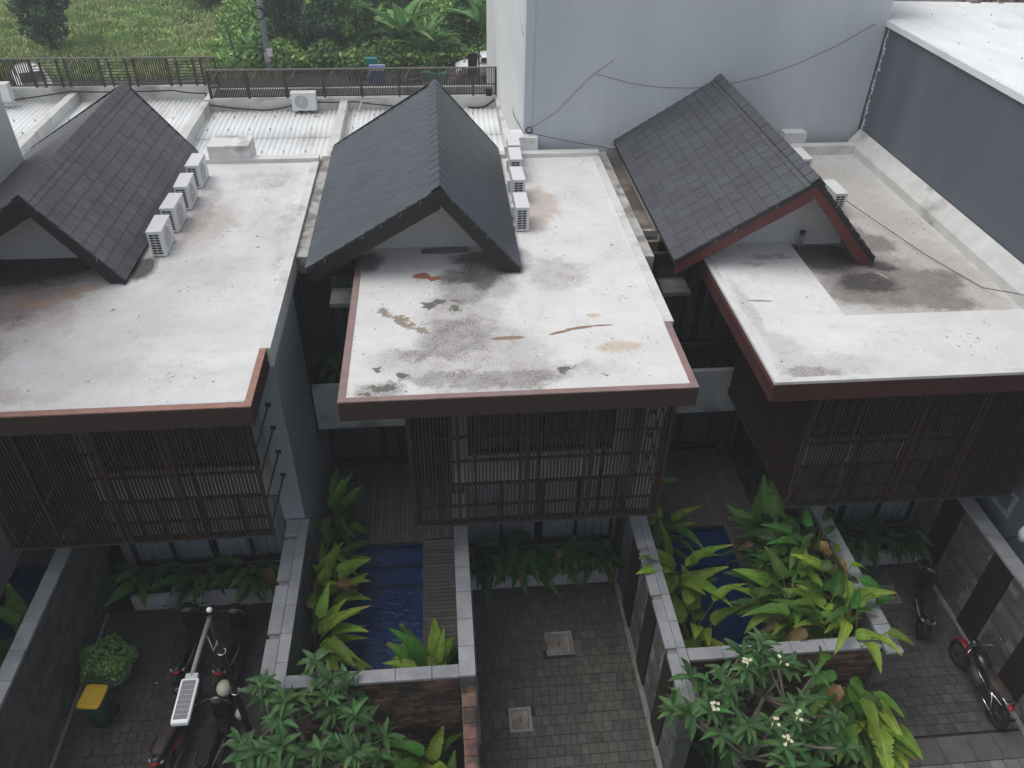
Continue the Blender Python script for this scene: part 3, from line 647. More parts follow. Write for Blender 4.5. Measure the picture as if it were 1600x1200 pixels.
def slat_screen(parent, x0, x1, y, z0, z1, depth_y, posts):
    """front screen of thin vertical slats on steel rails, with a side wing along x0"""
    fr = MB()
    for z in (z0+.02, z0+.42, z0+.98, z0+1.54, z0+2.10, z1-.06):
        fr.box(x0+.05, x1-.02, y+.055, y+.095, z-.02, z+.02)
    for x in (x0+.05, x0+(x1-x0)*.25, x0+(x1-x0)*.5, x0+(x1-x0)*.75, x1-.05):
        fr.box(x-.025, x+.025, y+.10, y+.15, z0, z1)
    fr.box(x0, x1, y-.01, y+.16, z0-.03, z0)
    s = part('slat_screen', fr, 'steel_dark', parent)
    me = bx(-.0135, .0135, -.018, .018, 0, z1-z0).mesh('slat', 'slat')
    n = int((x1-x0)/.0635)
    pm = bx(-.035, .035, -.02, .02, 0, z1-z0).mesh('post', 'slat_post')
    for i in range(n+1):
        x = x0+(x1-x0)*i/n
        if any(abs(x-px) < .05 for px in posts): continue
        piece('slat', me, s, (x, y+.026, z0))
    for px in posts: piece('post', pm, s, (px, y+.02, z0))
    # side wing
    fr2 = MB()
    for z in (z0+.02, z0+.98, z0+2.0, z1-.06): fr2.box(x0+.045, x0+.085, y+.2, depth_y, z-.02, z+.02)
    fr2.box(x0-.01, x0+.10, y+.165, depth_y, z0-.03, z0)
    s2 = part('side_screen', fr2, 'steel_dark', parent)
    me2 = bx(-.025, .025, -.015, .015, 0, z1-z0).mesh('slat', 'slat'); k = int((depth_y-y-.2)/.0635)
    for i in range(k): piece('slat', me2, s2, (x0+.015, y+.2+i*.0635, z0))
    return s

def house(key, dx, X0, X1, label):
    h = thing('town_house', label, 'house', (dx, 12, 0))
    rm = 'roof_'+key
    YF, YB, ZB, ZT = 10.04, 19.85, 6.13, 6.5
    ledge = .11
    if key == 'right':
        part('roof_slab', bx(X0+ledge, 7.38, YF+ledge, YB, ZB+.01, ZT), rm, h)
        part('roof_slab', bx(7.38, 10.98, YF+ledge, 12.02, ZB+.01, ZT-.003), rm, h)
        part('roof_slab', bx(7.38, 10.98, 12.02, YB, ZB+.01, ZT-.08), 'roof_right_low', h)
        part('fascia', bx(X0, 11.22, YF, YF+ledge, ZB, ZT-.02), 'fascia_maroon', h)
        part('fascia', bx(X0, X0+ledge, YF+ledge, YB, ZB, ZT-.02), 'fascia_maroon', h)
        part('fascia_lip', bx(X0-.02, X0+.0, YF+.0, YB, ZT-.12, ZT-.05), 'fascia_maroon', h)
        part('white_rim', bx(X0+.01, 11.2, YF+.01, YF+.13, ZT-.018, ZT+.035), 'white_paint', h)
        part('white_rim', bx(X0+.01, X0+.15, YF+.132, YB, ZT-.018, ZT+.035), 'white_paint', h)
        part('parapet', MB().prism([(10.985, ZB+.02), (11.24, ZB+.02), (11.24, 6.95), (11.20, 6.90), (10.985, 6.62)], YF+.132, 20.3), 'dirty_white', h)
        part('parapet', bx(9.2, 10.98, YB+.002, 20.1, ZB, 6.66), 'white_paint', h)
        part('parapet', bx(X0, 9.198, YB+.002, 20.1, ZB, 6.56), 'dirty_white', h)
    else:
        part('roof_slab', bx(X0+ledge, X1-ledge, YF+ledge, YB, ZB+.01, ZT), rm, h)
        yb = 12.0 if key == 'centre' else 11.62
        top = 'fascia_top' if key == 'centre' else 'fascia_orange'
        f = 'fascia_brown'
        part('fascia', bx(X0, X1, YF, YF+ledge-.001, ZB, ZT-.003), f, h)
        part('fascia', bx(X0, X0+ledge-.001, YF+ledge, YB, ZB, ZT-.003), f, h)
        part('fascia', bx(X1-ledge+.001, X1, YF+ledge, yb, ZB, ZT-.003), f, h)
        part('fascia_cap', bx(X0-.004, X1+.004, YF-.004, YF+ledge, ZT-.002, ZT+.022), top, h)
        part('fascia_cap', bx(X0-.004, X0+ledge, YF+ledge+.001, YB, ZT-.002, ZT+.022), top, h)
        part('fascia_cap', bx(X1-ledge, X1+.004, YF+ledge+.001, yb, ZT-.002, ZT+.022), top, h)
        part('white_rim', bx(X1-ledge+.001, X1+.07, yb+.001, YB, ZB, ZT+.02), 'white_paint', h)
        if key == 'left': part('white_rim', bx(X0+.12, X1-.12, YF+.112, YF+.16, ZT-.002, ZT+.03), 'white_paint', h)
        part('parapet', bx(X0, X1+.07, YB+.001, 20.12, ZB, 6.60), 'white_paint', h)
    # body of the house
    a, b = dx+0.0, dx+3.78
    fy = 12.2
    part('upper_wall', MB().box(a, b, fy, YB, 2.42, 3.25).box(a, a+.32, fy+.001, YB-.001, 3.25, ZB).box(b-.45, b, fy+.001, YB-.001, 3.25, ZB)
         .box(a+.32, b-.45, fy+.002, fy+.2, 5.75, ZB).box(a+.32, b-.45, fy+2.2, fy+2.4, 3.25, ZB), 'house_white', h)
    window(h, a+.34, b-.47, fy+.06, 3.27, 5.74, 3, 'curtain_dark', name='window')
    part('ground_wall', MB().box(a, a+.18, fy+.02, fy+.3, 0, 2.40).box(b-.22, b, fy+.02, YB-.02, 0, 2.40).box(a, a+.18, 15.1, YB-.02, 0, 2.40).box(a+.18, b-.22, fy+.02, fy+.25, 0, .38), 'house_grey', h)
    window(h, a+.19, b-.23, fy+.06, .39, 2.41, 4, 'curtain', name='ground_window')
    # left glazed side of the ground floor towards the pool terrace (faces -x)
    fr = MB(); fr.box(a-.005, a+.05, fy+.31, 15.09, .5, .56).box(a-.005, a+.05, fy+.31, 15.09, 2.34, 2.40)
    for y in (fy+.31, 13.4, 14.25, 15.04): fr.box(a-.007, a+.052, y, y+.05, .56, 2.34)
    sw = part('terrace_window', fr, 'frame_black', h)
    for y0, y1 in ((fy+.36, 13.4), (13.45, 14.25), (14.3, 15.04)): part('pane', bx(a+.02, a+.028, y0, y1, .56, 2.34), 'glass', sw)
    part('interior_floor', bx(a+.19, b-.23, fy+.26, 15.9, .40, .48), 'house_dark', h)
    part('interior_wall', bx(a+.19, b-.23, 15.91, 16.0, .40, 2.41), 'house_dark', h)
    # terrace: back doors, upper planter slab, upper back wall
    c0, c1 = dx-2.98, dx-.003
    window(h, c0+.05, c1-.45, 15.15, .52, 2.50, 3, 'curtain_dark', name='terrace_door')
    part('terrace_wall', MB().box(c1-.45, c1, 15.1, 15.3, .5, 2.5).box(c0, c0+.05, 15.1, 15.3, .5, 2.5).box(c0, c1, 15.3, 15.4, .5, 6.1), 'house_dark', h)
    part('planter_box', MB().box(c0, c1-.001, 14.12, 14.24, 2.52, 3.72).box(c0, c1-.001, 14.24, 15.29, 2.52, 2.62), 'curb', h)
    part('planter_soil', bx(c0, c1-.001, 14.245, 15.28, 3.4, 3.55), 'soil', h)
    rl = MB(); rl.box(dx-2.0, c1-.002, 14.3, 14.36, 4.32, 4.38)
    for i in range(16): rl.box(dx-1.98+i*.125, dx-1.96+i*.125, 14.32, 14.34, 3.55, 4.32)
    part('balcony_railing', rl, 'slat_post', h)
    window(h, dx-2.5, dx-.2, 15.25, 3.75, 5.9, 3, 'curtain_dark', name='upper_window', curtain_y=.03)
    part('upper_floor', bx(dx-.72, dx-.004, 12.2, 14.11, 3.08, 3.24), 'house_dark', h)
    # awning slab in the side alley
    part('awning_slab', MB().box(dx-2.42, X0-.002 if key != 'right' else X0-.022, 14.62, 16.2, 5.42, 5.52), 'awning', h)
    # screens and braces
    s0, s1 = dx-.74, dx+3.86
    slat_screen(h, s0, s1, 10.36, 3.22, ZB-.002, 14.1, [s0+.02, s0+.85, s0+1.95, s0+2.05, s0+3.1, s0+3.2, s1-.03])
    br = MB()
    for z in (3.55, 4.15, 4.75, 5.3, 5.85): br.tube([(s1-.03, 10.52, z-.15), (s1+.05, 11.6, z)], .018, 6)
    if key != 'right':
        part('screen_brace', br, 'steel_dark', h)
        wx0, wx1 = s1-.14, X1+.07
        zz = MB(); zs = [2.3, 3.5, 4.1, 4.7, 5.25, 5.8]
        zz.box(wx0, wx1, 11.62+.05, 21.0, 0, ZB-.003)
        zz.box(wx0, wx1, 11.62, 11.67, 2.3, 3.47)
        for i in range(4): zz.box(wx0, wx1, 11.62, 11.67, zs[i+1]+.08, zs[i+2]-.03)
        zz.box(wx0, wx1, 11.62, 11.67, 5.88, ZB-.003)
        for z in zs[1:]: zz.box(wx0, s1-.02, 11.62, 11.67, z-.03, z+.08); zz.box(s1+.09, wx1, 11.62, 11.67, z-.03, z+.08)
        part('side_wall', zz, 'grey_wall', h)
        so = MB()
        for z in zs[1:]: so.box(s1-.02, s1+.09, 11.66, 11.668, z-.03, z+.08)
        part('brace_socket', so, 'dark', h)
    # dark plank cladding in the alley to the right of this house
    if key != 'right':
        xw = X1+.075
        for i in range(26):
            y = 14.15+i*.105
            part('plank', bx(xw, xw+.03+.006*(i % 3), y, y+.097, 2.4, 6.12), 'plank_dark', h)
        li = MB()
        for i in (2, 5, 6, 9, 13, 14, 18, 22): li.box(xw+.002, xw+.046, 14.15+i*.105+.0975, 14.15+i*.105+.1045, 3.2+.2*(i % 4), 6.0)
        part('joint_strip', li, 'plank_line', h)
        # rough gutter at the back of the alley, under the neighbour's eave
        gx0, gx1 = X1+.08, X1+.08+1.15
        part('gutter', MB().box(gx0, gx1, 16.2, 20.4, 5.9, 6.05), 'gutter_dirt', h)
        part('gutter_kerb', MB().box(gx0, gx0+.24, 15.0 if key == 'left' else 14.6, 20.4, 6.052, 6.43), 'concrete', h)
        part('gutter_kerb', MB().box(gx0+.242, gx1, 20.25, 20.4, 6.052, 6.56).box(gx0+.242, gx1, 16.2, 16.32, 6.052, 6.2), 'concrete', h)
        nb = MB()
        for k in range(4): nb.box(gx0+.05, gx1-.2, 16.05, 16.15, 4.1+k*.5, 4.5+k*.5)
        part('alley_block', nb, 'gutter_dirt', h)
    return h

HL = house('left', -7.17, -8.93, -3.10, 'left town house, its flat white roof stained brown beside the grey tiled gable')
HC = house('centre', 0.0, -1.76, 4.06, 'middle town house, a square white flat roof edged in faded maroon under a slate gable')
HR = house('right', 7.13, 5.33, 11.0, 'right town house with red rake boards, its flat roof against the dark blue wall')
gable(HL, -7.43, 8.3, -10.1, 6.75, -6.10, 6.58, 13.98, 20.35, 'tile_l', 'rake_black', 15.12, -8.93)
gable(HC, -0.02, 8.3, -2.66, 6.72, 1.50, 6.60, 13.95, 20.25, 'tile_c', 'rake_dark', 15.15, -1.78)
gable(HR, 7.20, 8.3, 4.62, 6.68, 8.80, 6.60, 13.93, 20.75, 'tile_r', 'rake_red', 14.95, 5.31, 0.0)
for (h, x, y, w, d) in ((HL, -5.72, 19.9, 1.0, .75), (HC, 1.85, 20.13, .70, .62), (HR, 9.12, 20.11, .6, .7)):
    part('roof_block', bx(x, x+w, y, y+d, 6.3, 6.3+.62), 'block_white', h)
part('roof_patch', MB().box(-.45, -.1, 14.85, 15.06, 6.501, 6.515).box(-.09, .15, 14.83, 15.04, 6.501, 6.513).box(.16, .5, 14.86, 15.08, 6.501, 6.516), 'awning', HC)
part('vent_pipe', MB().tube([(7.55, 14.75, 6.42), (7.55, 14.75, 6.78)], .045, 12), 'arm_grey', HR)
part('vent_pipe_cap', MB().tube([(7.55, 14.75, 6.78), (7.55, 14.75, 6.84)], .06, 12), 'dark', HR)

# ------------------------------------------------------------------ rear row of roofs
rear = thing('rear_row_building', 'long low building behind the houses, roofed in white corrugated sheets between grey dividers', 'building', (-3, 23, 0))
bays = [(-15.6, -11.75, 27.4), (-11.5, -7.4, 27.4), (-7.15, -3.08, 26.2), (-2.82, 1.9, 26.2)]
for a, b, yb in bays:
    part('corrugated_sheet', wave_sheet(a, b, 20.45, 24.1, 5.50, 5.60, .155, .02), 'corrugated', rear, kind='stuff')
    part('corrugated_sheet', wave_sheet(a, b, 23.95, yb, 5.612, 5.68, .155, .02), 'corrugated', rear, kind='stuff')
    sc = MB()
    for yy in (21.3, 22.9, 24.6, 25.6):
        for i in range(int((b-a)/.62)): sc.box(a+.2+i*.62, a+.222+i*.62, yy, yy+.022, 5.50+(yy-20.4)*.03, 5.55+(yy-20.4)*.03)
    part('roof_screw', sc, 'dark', rear, kind='stuff')
    part('flashing', bx(a, b, 20.3, 20.44, 5.3, 5.58), 'white_paint', rear)
for x, yb in ((-11.62, 27.4), (-7.27, 26.2), (-2.95, 26.2), (2.02, 26.2)):
    part('divider_wall', MB().prism([(20.14, 4.0), (yb, 4.0), (yb, 5.98), (24.0, 5.98), (20.14, 5.90)], x-.12, x+.12, 'x'), 'dirty_white', rear)
part('rear_parapet', bx(-7.10, 2.1, 26.202, 26.42, 3.0, 6.02), 'dirty_white', rear)
part('rear_parapet', bx(-17, -7.10, 27.402, 27.62, 3.0, 6.08), 'dirty_white', rear)
part('rear_parapet', bx(-7.30, -7.102, 26.203, 27.40, 3.0, 6.03), 'dirty_white', rear)
part('rear_wall', bx(-17, 2.1, 27.63, 27.8, 0, 5.9), 'dirty_white', rear)
part('front_wall', bx(-17, 2.1, 20.13, 20.28, 0, 5.45), 'dirty_white', rear)

# ------------------------------------------------------------------ railings along the rear parapet
def railing(x0, x1, y, z0, z1, label, panels):
    t = thing('metal_railing', label, 'railing', ((x0+x1)/2, y, z0))
    part('top_rail', bx(x0, x1, y-.03, y+.03, z1-.04, z1), 'rail_top', t)
    part('bottom_rail', bx(x0, x1, y-.02, y+.02, z0+.04, z0+.07), 'rail_brown', t)
    if not panels: part('middle_rail', bx(x0, x1, y-.02, y+.02, z0+.34, z0+.37), 'rail_brown', t)
    me = bx(-.015, .015, -.015, .015, 0, z1-z0-.12).mesh('baluster', 'rail_brown')
    pm = bx(-.03, .03, -.03, .03, 0, z1-z0-.045).mesh('post', 'rail_brown')
    hm_len = None
    x = x0; k = 0; cnt = 0
    step = 1.05 if panels else 1.18
    while x < x1-.1:
        piece('post', pm, t, (x+.03, y, z0)); w = min(step, x1-x)
        if panels and k % 2 == 0:
            mb = MB()
            for i in range(8): piece('slat', _hs(w-.07), t, (x+w/2+.03, y, z0+.1+i*(z1-z0-.2)/7.5))
            piece('post', pm, t, (x+w*.30, y+.002, z0)); piece('post', pm, t, (x+w*.8, y+.002, z0))
        else:
            n = int(w/(.052 if not panels else .07))
            for i in range(1, n):
                if cnt < 280: piece('baluster', me, t, (x+.03+i*w/n, y, z0+.075)); cnt += 1
        part('stay', MB().tube([(x+.4, y-.02, z1-.03), (x+.25, y-.28, z1-.22)], .016, 6), 'rail_top', t)
        x += step; k += 1
    piece('post', pm, t, (x1-.03, y, z0))
    return t
_hsm = {}
def _hs(w):
    k = round(w, 2)
    if k not in _hsm: _hsm[k] = bx(-w/2, w/2, -.01, .01, -.014, .014).mesh('slat', 'rail_brown')
    return _hsm[k]
railing(-17, -7.05, 27.5, 6.08, 6.99, 'brown metal railing of alternating louvred and barred panels at the far left parapet', True)
railing(-7.12, 1.95, 26.32, 6.02, 6.92, 'brown vertical-bar railing along the rear parapet behind the middle gable', False)

# ------------------------------------------------------------------ tower, blue building, left tower
tw = thing('tower_building', 'tall plain light grey building standing behind the right-hand roofs', 'building', (6.7, 25, 0))
part('front_wall', bx(2.42, 11.24, 20.42, 31, 0, 12.6), 'tower_grey', tw)
part('corner_strip', bx(2.2, 2.415, 20.40, 20.9, 0, 12.6), 'tower_grey', tw)
part('side_wall', MB().prism([(2.21, 20.905), (2.415, 20.905), (2.415, 31), (1.90, 31), (1.93, 26.0)], 0, 12.59, 'z'), 'tower_side', tw)
part('edge_bead', MB().tube([(2.195, 20.95, 9.2), (2.06, 23.4, 10.6), (1.99, 24.8, 12.0)], .025, 5), 'white_plain', tw)
bb = thing('blue_building', 'dark blue-grey walled building with a white corrugated roof at the right edge', 'building', (15, 12, 0))
part('blue_wall', bx(11.26, 19, -3, 22.4, 0, 9.50), 'blue_wall', bb)
part('corrugated_roof', wave_sheet(11.22, 19.3, -3.1, 22.45, 9.62, 9.50,   .15, .034, 'x'), 'corrugated', bb, kind='stuff')
part('roof_edge_flashing', bx(11.20, 11.24, -3, 20.40, 9.50, 9.63), 'corrugated', bb)
sc = MB()
for j in range(14):
    for i in range(8): sc.box(11.9+i*.8, 11.918+i*.8, 4+j*1.3+(i % 2)*.13, 4.018+j*1.3+(i % 2)*.13, 9.60-i*.012, 9.643-i*.012)
part('roof_screw', sc, 'dark', bb, kind='stuff')
pr = MB()
for (y0, y1, z0, z1) in ((10.4, 11.0, 2.95, 3.05), (10.4, 10.5, 2.6, 2.95), (10.9, 11.0, 2.55, 2.95), (10.4, 11.1, 2.45, 2.56)):
    pr.box(11.235, 11.258, y0, y1, z0, z1)
part('plaster_patch', pr, 'cap', bb, label='pale rough plaster patch')
rs = random.Random(5)
sm = MB()
for i in range(26):
    z = 6.95+i*.10; w = .05+.12*rs.random(); y = 20.35-rs.random()*.06
    sm.poly([(11.255, y, z), (11.255, y-w, z+.02), (11.255, y-w*.7, z+.09), (11.255, y, z+.10)])
part('plaster_smear', sm, 'tower_grey', bb)
lt = tag(part('left_tower_wall', bx(-14, -9.62, 8, 18.9, 0, 14), 'tower_side'), 'pale upright wall of the building at the far left edge, rising past the gable', 'building')
lt.name = 'tall_building'
nbld = thing('neighbour_building', 'brown-grey shed roof beyond the white corrugated roof at the top right corner', 'building', (16, 26, 0))
part('wall', bx(11.6, 24, 23.4, 30, 0, 9.3), 'brick_roof', nbld)
part('ledge', bx(16.2, 18, 22.6, 23.39, 9.0, 9.75), 'brick_roof', nbld)
rb = MB()
for i in range(40):
    x = 14.4+rs.random()*2.6; y = 22.2+rs.random()*.9; s = .04+.06*rs.random(); rb.box(x, x+s*2, y, y+s, 9.5, 9.55+s)
part('rubble', rb, 'rubble', nbld, kind='stuff')

# ------------------------------------------------------------------ boundary walls with stone cladding
def clad_wall(label, x0, x1, y0, y1, zt, face, bands=None, base_z=0.0, cap_w=.04, seed=1, split=False, name='stone_wall'):
    """wall along y; face=+1: cladding on +x face, -1: on -x face"""
    t = thing(name, label, 'wall', ((x0+x1)/2, (y0+y1)/2, 0)); r = random.Random(seed)
    part('wall_core', bx(x0, x1, y0, y1, -.02, zt-.06), 'mortar', t)
    xf = x1 if face > 0 else x0
    its = []; z = base_z+.01; row = 0
    while z < zt-.1:
        hh = r.choice((.16, .19, .22)); hh = min(hh, zt-.065-z); y = y0-(.3*r.random())
        while y < y1:
            ln = r.uniform(.32, .62); a = max(y, y0); b = min(y+ln-.012, y1); y += ln
            if b-a < .05: continue
            if bands and any(p-.02 < (a+b)/2 < q+.02 for p, q in bands): continue
            if bands:
                for p, q in bands:
                    if a < p < b: b = p-.01
                    if a < q < b: a = q+.01
            if b-a < .05: continue
            d = r.uniform(.008, .022)
            rot = (0, math.pi/2*face, 0)
            its.append(((xf, (a+b)/2, z+hh/2-.005), (hh-.017, b-a-.004, d), rot, 'stone'))
        z += hh; row += 1
    blocks('stone', its, t)
    if bands:
        for p, q in bands: part('wood_panel', bx(xf-(.05 if face < 0 else 0), xf+(.05 if face > 0 else 0), p, q, base_z, zt-.063), 'wood_band', t)
    # front end stones
    its = []; z = .01
    while z < zt-.1:
        its.append(((((x0+x1)/2), y0, z+.1), (x1-x0-.01, .19, .03), (math.pi/2, 0, 0), 'stone')); z += .2
    for c, s, rot, m in its: piece('stone', unit(m), t, c, rot, s)
    # caps
    y = y0-.03; k = 0
    while y < y1:
        ln = .58+r.uniform(-.02, .02); b = min(y+ln, y1)
        if split:
            m_ = x0+(x1-x0)*.55
            piece('cap_stone', unit('cap', .01), t, ((x0-cap_w+m_)/2, (y+b)/2-.1*(k % 2), zt-.06), (0, 0, 0), (m_-x0+cap_w-.006, b-y-.006, .055+.004*r.random()))
            piece('cap_stone', unit('cap', .01), t, ((x1+cap_w+m_)/2, (y+b)/2, zt-.06), (0, 0, 0), (x1+cap_w-m_-.006, b-y-.006, .055+.004*r.random()))
        else:
            piece('cap_stone', unit('cap', .01), t, ((x0+x1)/2, (y+b)/2, zt-.06), (0, 0, r.uniform(-.004, .004)), (x1-x0+2*cap_w, b-y-.006, .057+.004*r.random()))
        y = b; k += 1
    return t
clad_wall('grey-capped stone wall between the left driveway and the leftmost pool', -7.70, -7.50, 6.0, 12.1, 2.30, 1, seed=3)
clad_wall('grey-capped wall between the scooters and the middle pool, two cap stones wide', -3.34, -2.98, 7.72, 11.60, 2.30, 1, split=True, seed=4)
clad_wall('grey-capped wall between the middle pool and the empty driveway', -.02, .24, 7.82, 12.1, 2.30, 1, seed=5, cap_w=.01)
clad_wall('two-stone-wide grey capped wall with dark wood bands right of the empty driveway', 3.62, 3.90, 6.9, 12.1, 2.30, -1, bands=[(7.5, 8.0), (8.75, 9.3), (10.1, 10.7), (11.5, 12.0)], split=True, seed=6)
clad_wall('grey-capped stone wall right of the torn-leaf plants by the right pool', 7.46, 7.74, 7.68, 12.1, 2.30, -1, seed=7, cap_w=.01)
clad_wall('stone wall with dark wood bands along the parked motorcycle at the right', 10.74, 10.98, 5.5, 12.1, 2.30, -1, bands=[(6.3, 6.9), (7.7, 8.3), (9.15, 9.75), (10.9, 11.5)], seed=8)
def front_wall(label, x0, x1, y0, y1, zt, seed):
    t = thing('planter_wall', label, 'wall', ((x0+x1)/2, y0, 0)); r = random.Random(seed)
    part('wall_core', bx(x0, x1, y0, y1, -.02, zt-.06), 'mortar', t); its = []; z = .01
    while z < zt-.1:
        hh = r.choice((.09, .11, .13)); hh = min(hh, zt-.065-z); x = x0-.2*r.random()
        while x < x1:
            ln = r.uniform(.16, .42); a = max(x, x0); b = min(x+ln-.01, x1); x += ln
            if b-a < .04: continue
            its.append((((a+b)/2, y0, z+hh/2), (b-a, hh-.01, r.uniform(.015, .05)), (math.pi/2, 0, 0), 'stone_red'))
        z += hh
    blocks('stone', its, t)
    x = x0
    while x < x1:
        b = min(x+.62, x1); piece('cap_stone', unit('cap', .01), t, ((x+b)/2, (y0+y1)/2-.02, zt-.06), (0, 0, 0), (b-x-.006, y1-y0+.05, .058)); x = b
    return t
front_wall('grey-capped red-brown stone wall in front of the middle pool', -2.97, -.03, 7.84, 8.03, 2.28, 11)
front_wall('grey-capped red-brown stone wall in front of the right pool', 3.95, 7.43, 7.84, 8.03, 2.28, 12)
front_wall('capped stone wall in front of the leftmost pool, at the left edge', -10.6, -7.72, 7.84, 8.03, 2.28, 13)
for x0, x1, lab in ((-.0, .22, 'low brown stone wall beside the empty driveway, in front of the middle pool wall'), (3.66, 3.86, None)):
    if lab:
        lw = thing('low_wall', lab, 'wall', (.1, 7, 0))
        part('wall_core', bx(x0, x1, 4.6, 7.80, -.02, 1.95), 'mortar', lw); its = []
        z = .01; r = random.Random(9)
        while z < 1.9:
            y = 4.6-r.random()*.2
            while y < 7.8:
                ln = r.uniform(.25, .5); a = max(y, 4.6); b = min(y+ln-.01, 7.8); y += ln
                if b-a > .05: its.append(((x1, (a+b)/2, z+.06), (.118, b-a, .025), (0, math.pi/2, 0), 'stone_red'))
            z += .13
        y = 4.6
        while y < 7.8: its.append((((x0+x1)/2, y+.14, 1.95), (x1-x0-.01, .27, .03), (0, 0, 0), 'stone_red')); y += .28
        blocks('stone', its, lw)

# ------------------------------------------------------------------ driveways, pavers, hatches
def driveway(name, x0, x1, y0, y1, sx, sy, holes, seed, mossy=None):
    t = thing(name, None, None, ((x0+x1)/2, (y0+y1)/2, 0), kind='structure'); r = random.Random(seed)
    part('paver_bed', bx(x0-.02, x1+.02, y0, y1, -.03, -.006), 'paver_bed', t)
    its = []; j = 0; y = y0
    while y < y1-.02:
        x = x0-sx*(.5 if j % 2 else 0); dy = min(sy, y1-y)
        while x < x1:
            w = sx*r.uniform(.85, 1.2); a = max(x, x0); b = min(x+w, x1); x += w
            if b-a < .03: continue
            cx, cy = (a+b)/2, y+dy/2
            if any(h[0] < cx < h[1] and h[2] < cy < h[3] for h in holes): continue
            m = 'moss' if (mossy and mossy(cx, cy) > r.random()) else 'paver'
            its.append(((cx, cy, -.012+r.uniform(-.004, .004)), (b-a-.010, dy-.010, .018+r.uniform(0, .006)), (r.uniform(-.012, .012), r.uniform(-.012, .012), r.uniform(-.02, .02)), m))
        y += sy; j += 1
    blocks('paver', its, t)
    return t
hatches = [(1.78, 2.36, 9.57, 10.13), (.88, 1.32, 7.98, 8.48), (9.28, 9.76, 10.28, 10.78)]
driveway('driveway_paving', -7.48, -3.36, 5.2, 11.36, .17, .21, [], 21, lambda x, y: .5 if y < 8 and x < -5.6 else .1)
driveway('driveway_paving', .26, 3.58, 5.2, 11.36, .165, .205, hatches[:2], 22, lambda x, y: .75 if x > 2.4 and y < 10 else .12)
driveway('driveway_paving', 7.78, 10.70, 7.3, 11.36, .20, .20, hatches[2:], 23, lambda x, y: .1)
drive = thing('street_paving', None, None, (8, 6, 0), kind='structure')
its = []; r = random.Random(31)
x = 5.2
while x < 11.2:
    w = r.uniform(.5, .62); its.append(((x+w/2, 7.0, -.012), (w-.012, .5, .02), (0, 0, 0), 'paver_big')); x += w
y = 6.74
while y > 4.0:
    x = 5.0+r.random()*.1
    while x < 11.2:
        w = r.uniform(.22, .32); its.append(((x+w/2, y-.1, -.012+r.uniform(-.003, .003)), (w-.012, .19, .02), (0, 0, 0), 'paver_pale')); x += w
    y -= .2
blocks('paver', its, drive)
part('paver_bed', bx(5.0, 11.2, 4.0, 7.29, -.031, -.007), 'paver_bed', drive)
for (a, b, c, d), lab in zip(hatches, ('square concrete manhole cover under the planter, farther one of the empty driveway',
                                      'square concrete manhole cover nearer the street in the empty driveway',
                                      'pale square manhole cover beside the black scooter of the right driveway')):
    t = thing('manhole_cover', lab, 'manhole cover', ((a+b)/2, (c+d)/2, 0))
    part('rim', MB().box(a, b, c, c+.06, -.02, .014).box(a, b, d-.06, d, -.02, .014).box(a, a+.06, c+.06, d-.06, -.02, .014).box(b-.06, b, c+.06, d-.06, -.02, .014), 'awning', t)
    part('lid', bx(a+.07, b-.07, c+.07, d-.07, -.02, .008), 'gutter_dirt', t)
    part('handle', bx((a+b)/2-.012, (a+b)/2+.012, (c+d)/2-.05, (c+d)/2+.05, .008, .02), 'dark', t)
kb = MB().box(3.50, 3.60, 5.2, 11.3, -.02, .035).box(.245, .33, 7.8, 11.3, -.02, .03).box(-7.49, -7.42, 6, 11.3, -.02, .03).box(10.62, 10.73, 6.6, 11.3, -.02, .03)
structure('wall_kerb', kb, 'mortar')

# planters in front of the ground floor windows
for dx, lab in ((-7.17, 'white low planter behind the scooters under the left screen'), (0, 'white low planter at the head of the empty driveway'), (7.13, 'white low planter behind the black scooter at the right')):
    t = thing('planter', lab, 'planter', (dx+1.9, 11.7, 0))
    part('planter_front', bx(dx+.26, dx+3.58, 11.37, 11.47, -.02, .40), 'curb', t)
    part('soil', bx(dx+.26, dx+3.58, 11.471, 12.19, -.02, .34), 'soil', t)

# ------------------------------------------------------------------ pools and decks
def pool(dx, label, x0, x1, y0=8.04, y1=12.42):
    t = thing('swimming_pool', label, 'pool', ((x0+x1)/2, 10, 0))
    zw = .40; zb = .02
    b = MB().box(x0, x1, y0, y1, zb-.05, zb)
    b.box(x0-.02, x0, y0, y1+.02, zb, .42).box(x1, x1+.02, y0, y1+.02, zb, .42).box(x0, x1, y1, y1+.02, zb, .42)
    part('coping', MB().box(x0-.068, x0-.001, y0, y1+.068, .43, .484).box(x1+.001, x1+.068, y0, y1+.068, .43, .484).box(x0, x1, y1+.001, y1+.068, .43, .484), 'deck', t)
    part('basin', b, 'pool_tile', t)
    part('step', MB().box(x0+.001, x1-.001, y1-.45, y1-.001, zb+.001, .27), 'pool_tile', t)
    part('step', MB().box(x0+.001, x1-.001, y1-.9, y1-.451, zb+.001, .15), 'pool_tile', t)
    n = MB(); k = 24
    n.poly([(x0, y0, zw), (x1, y0, zw), (x1, y1, zw), (x0, y1, zw)])
    part('water', n, 'water', t)
    return t
pool(-7.17, 'narrow dark blue pool at the left edge, beyond the capped stone wall', -9.62, -7.98)
pool(0, 'narrow blue pool between lime-green plants in the middle', -2.42, -.74)
pool(7.13, 'dark blue pool half hidden by long leaves at the right', 4.68, 6.28)
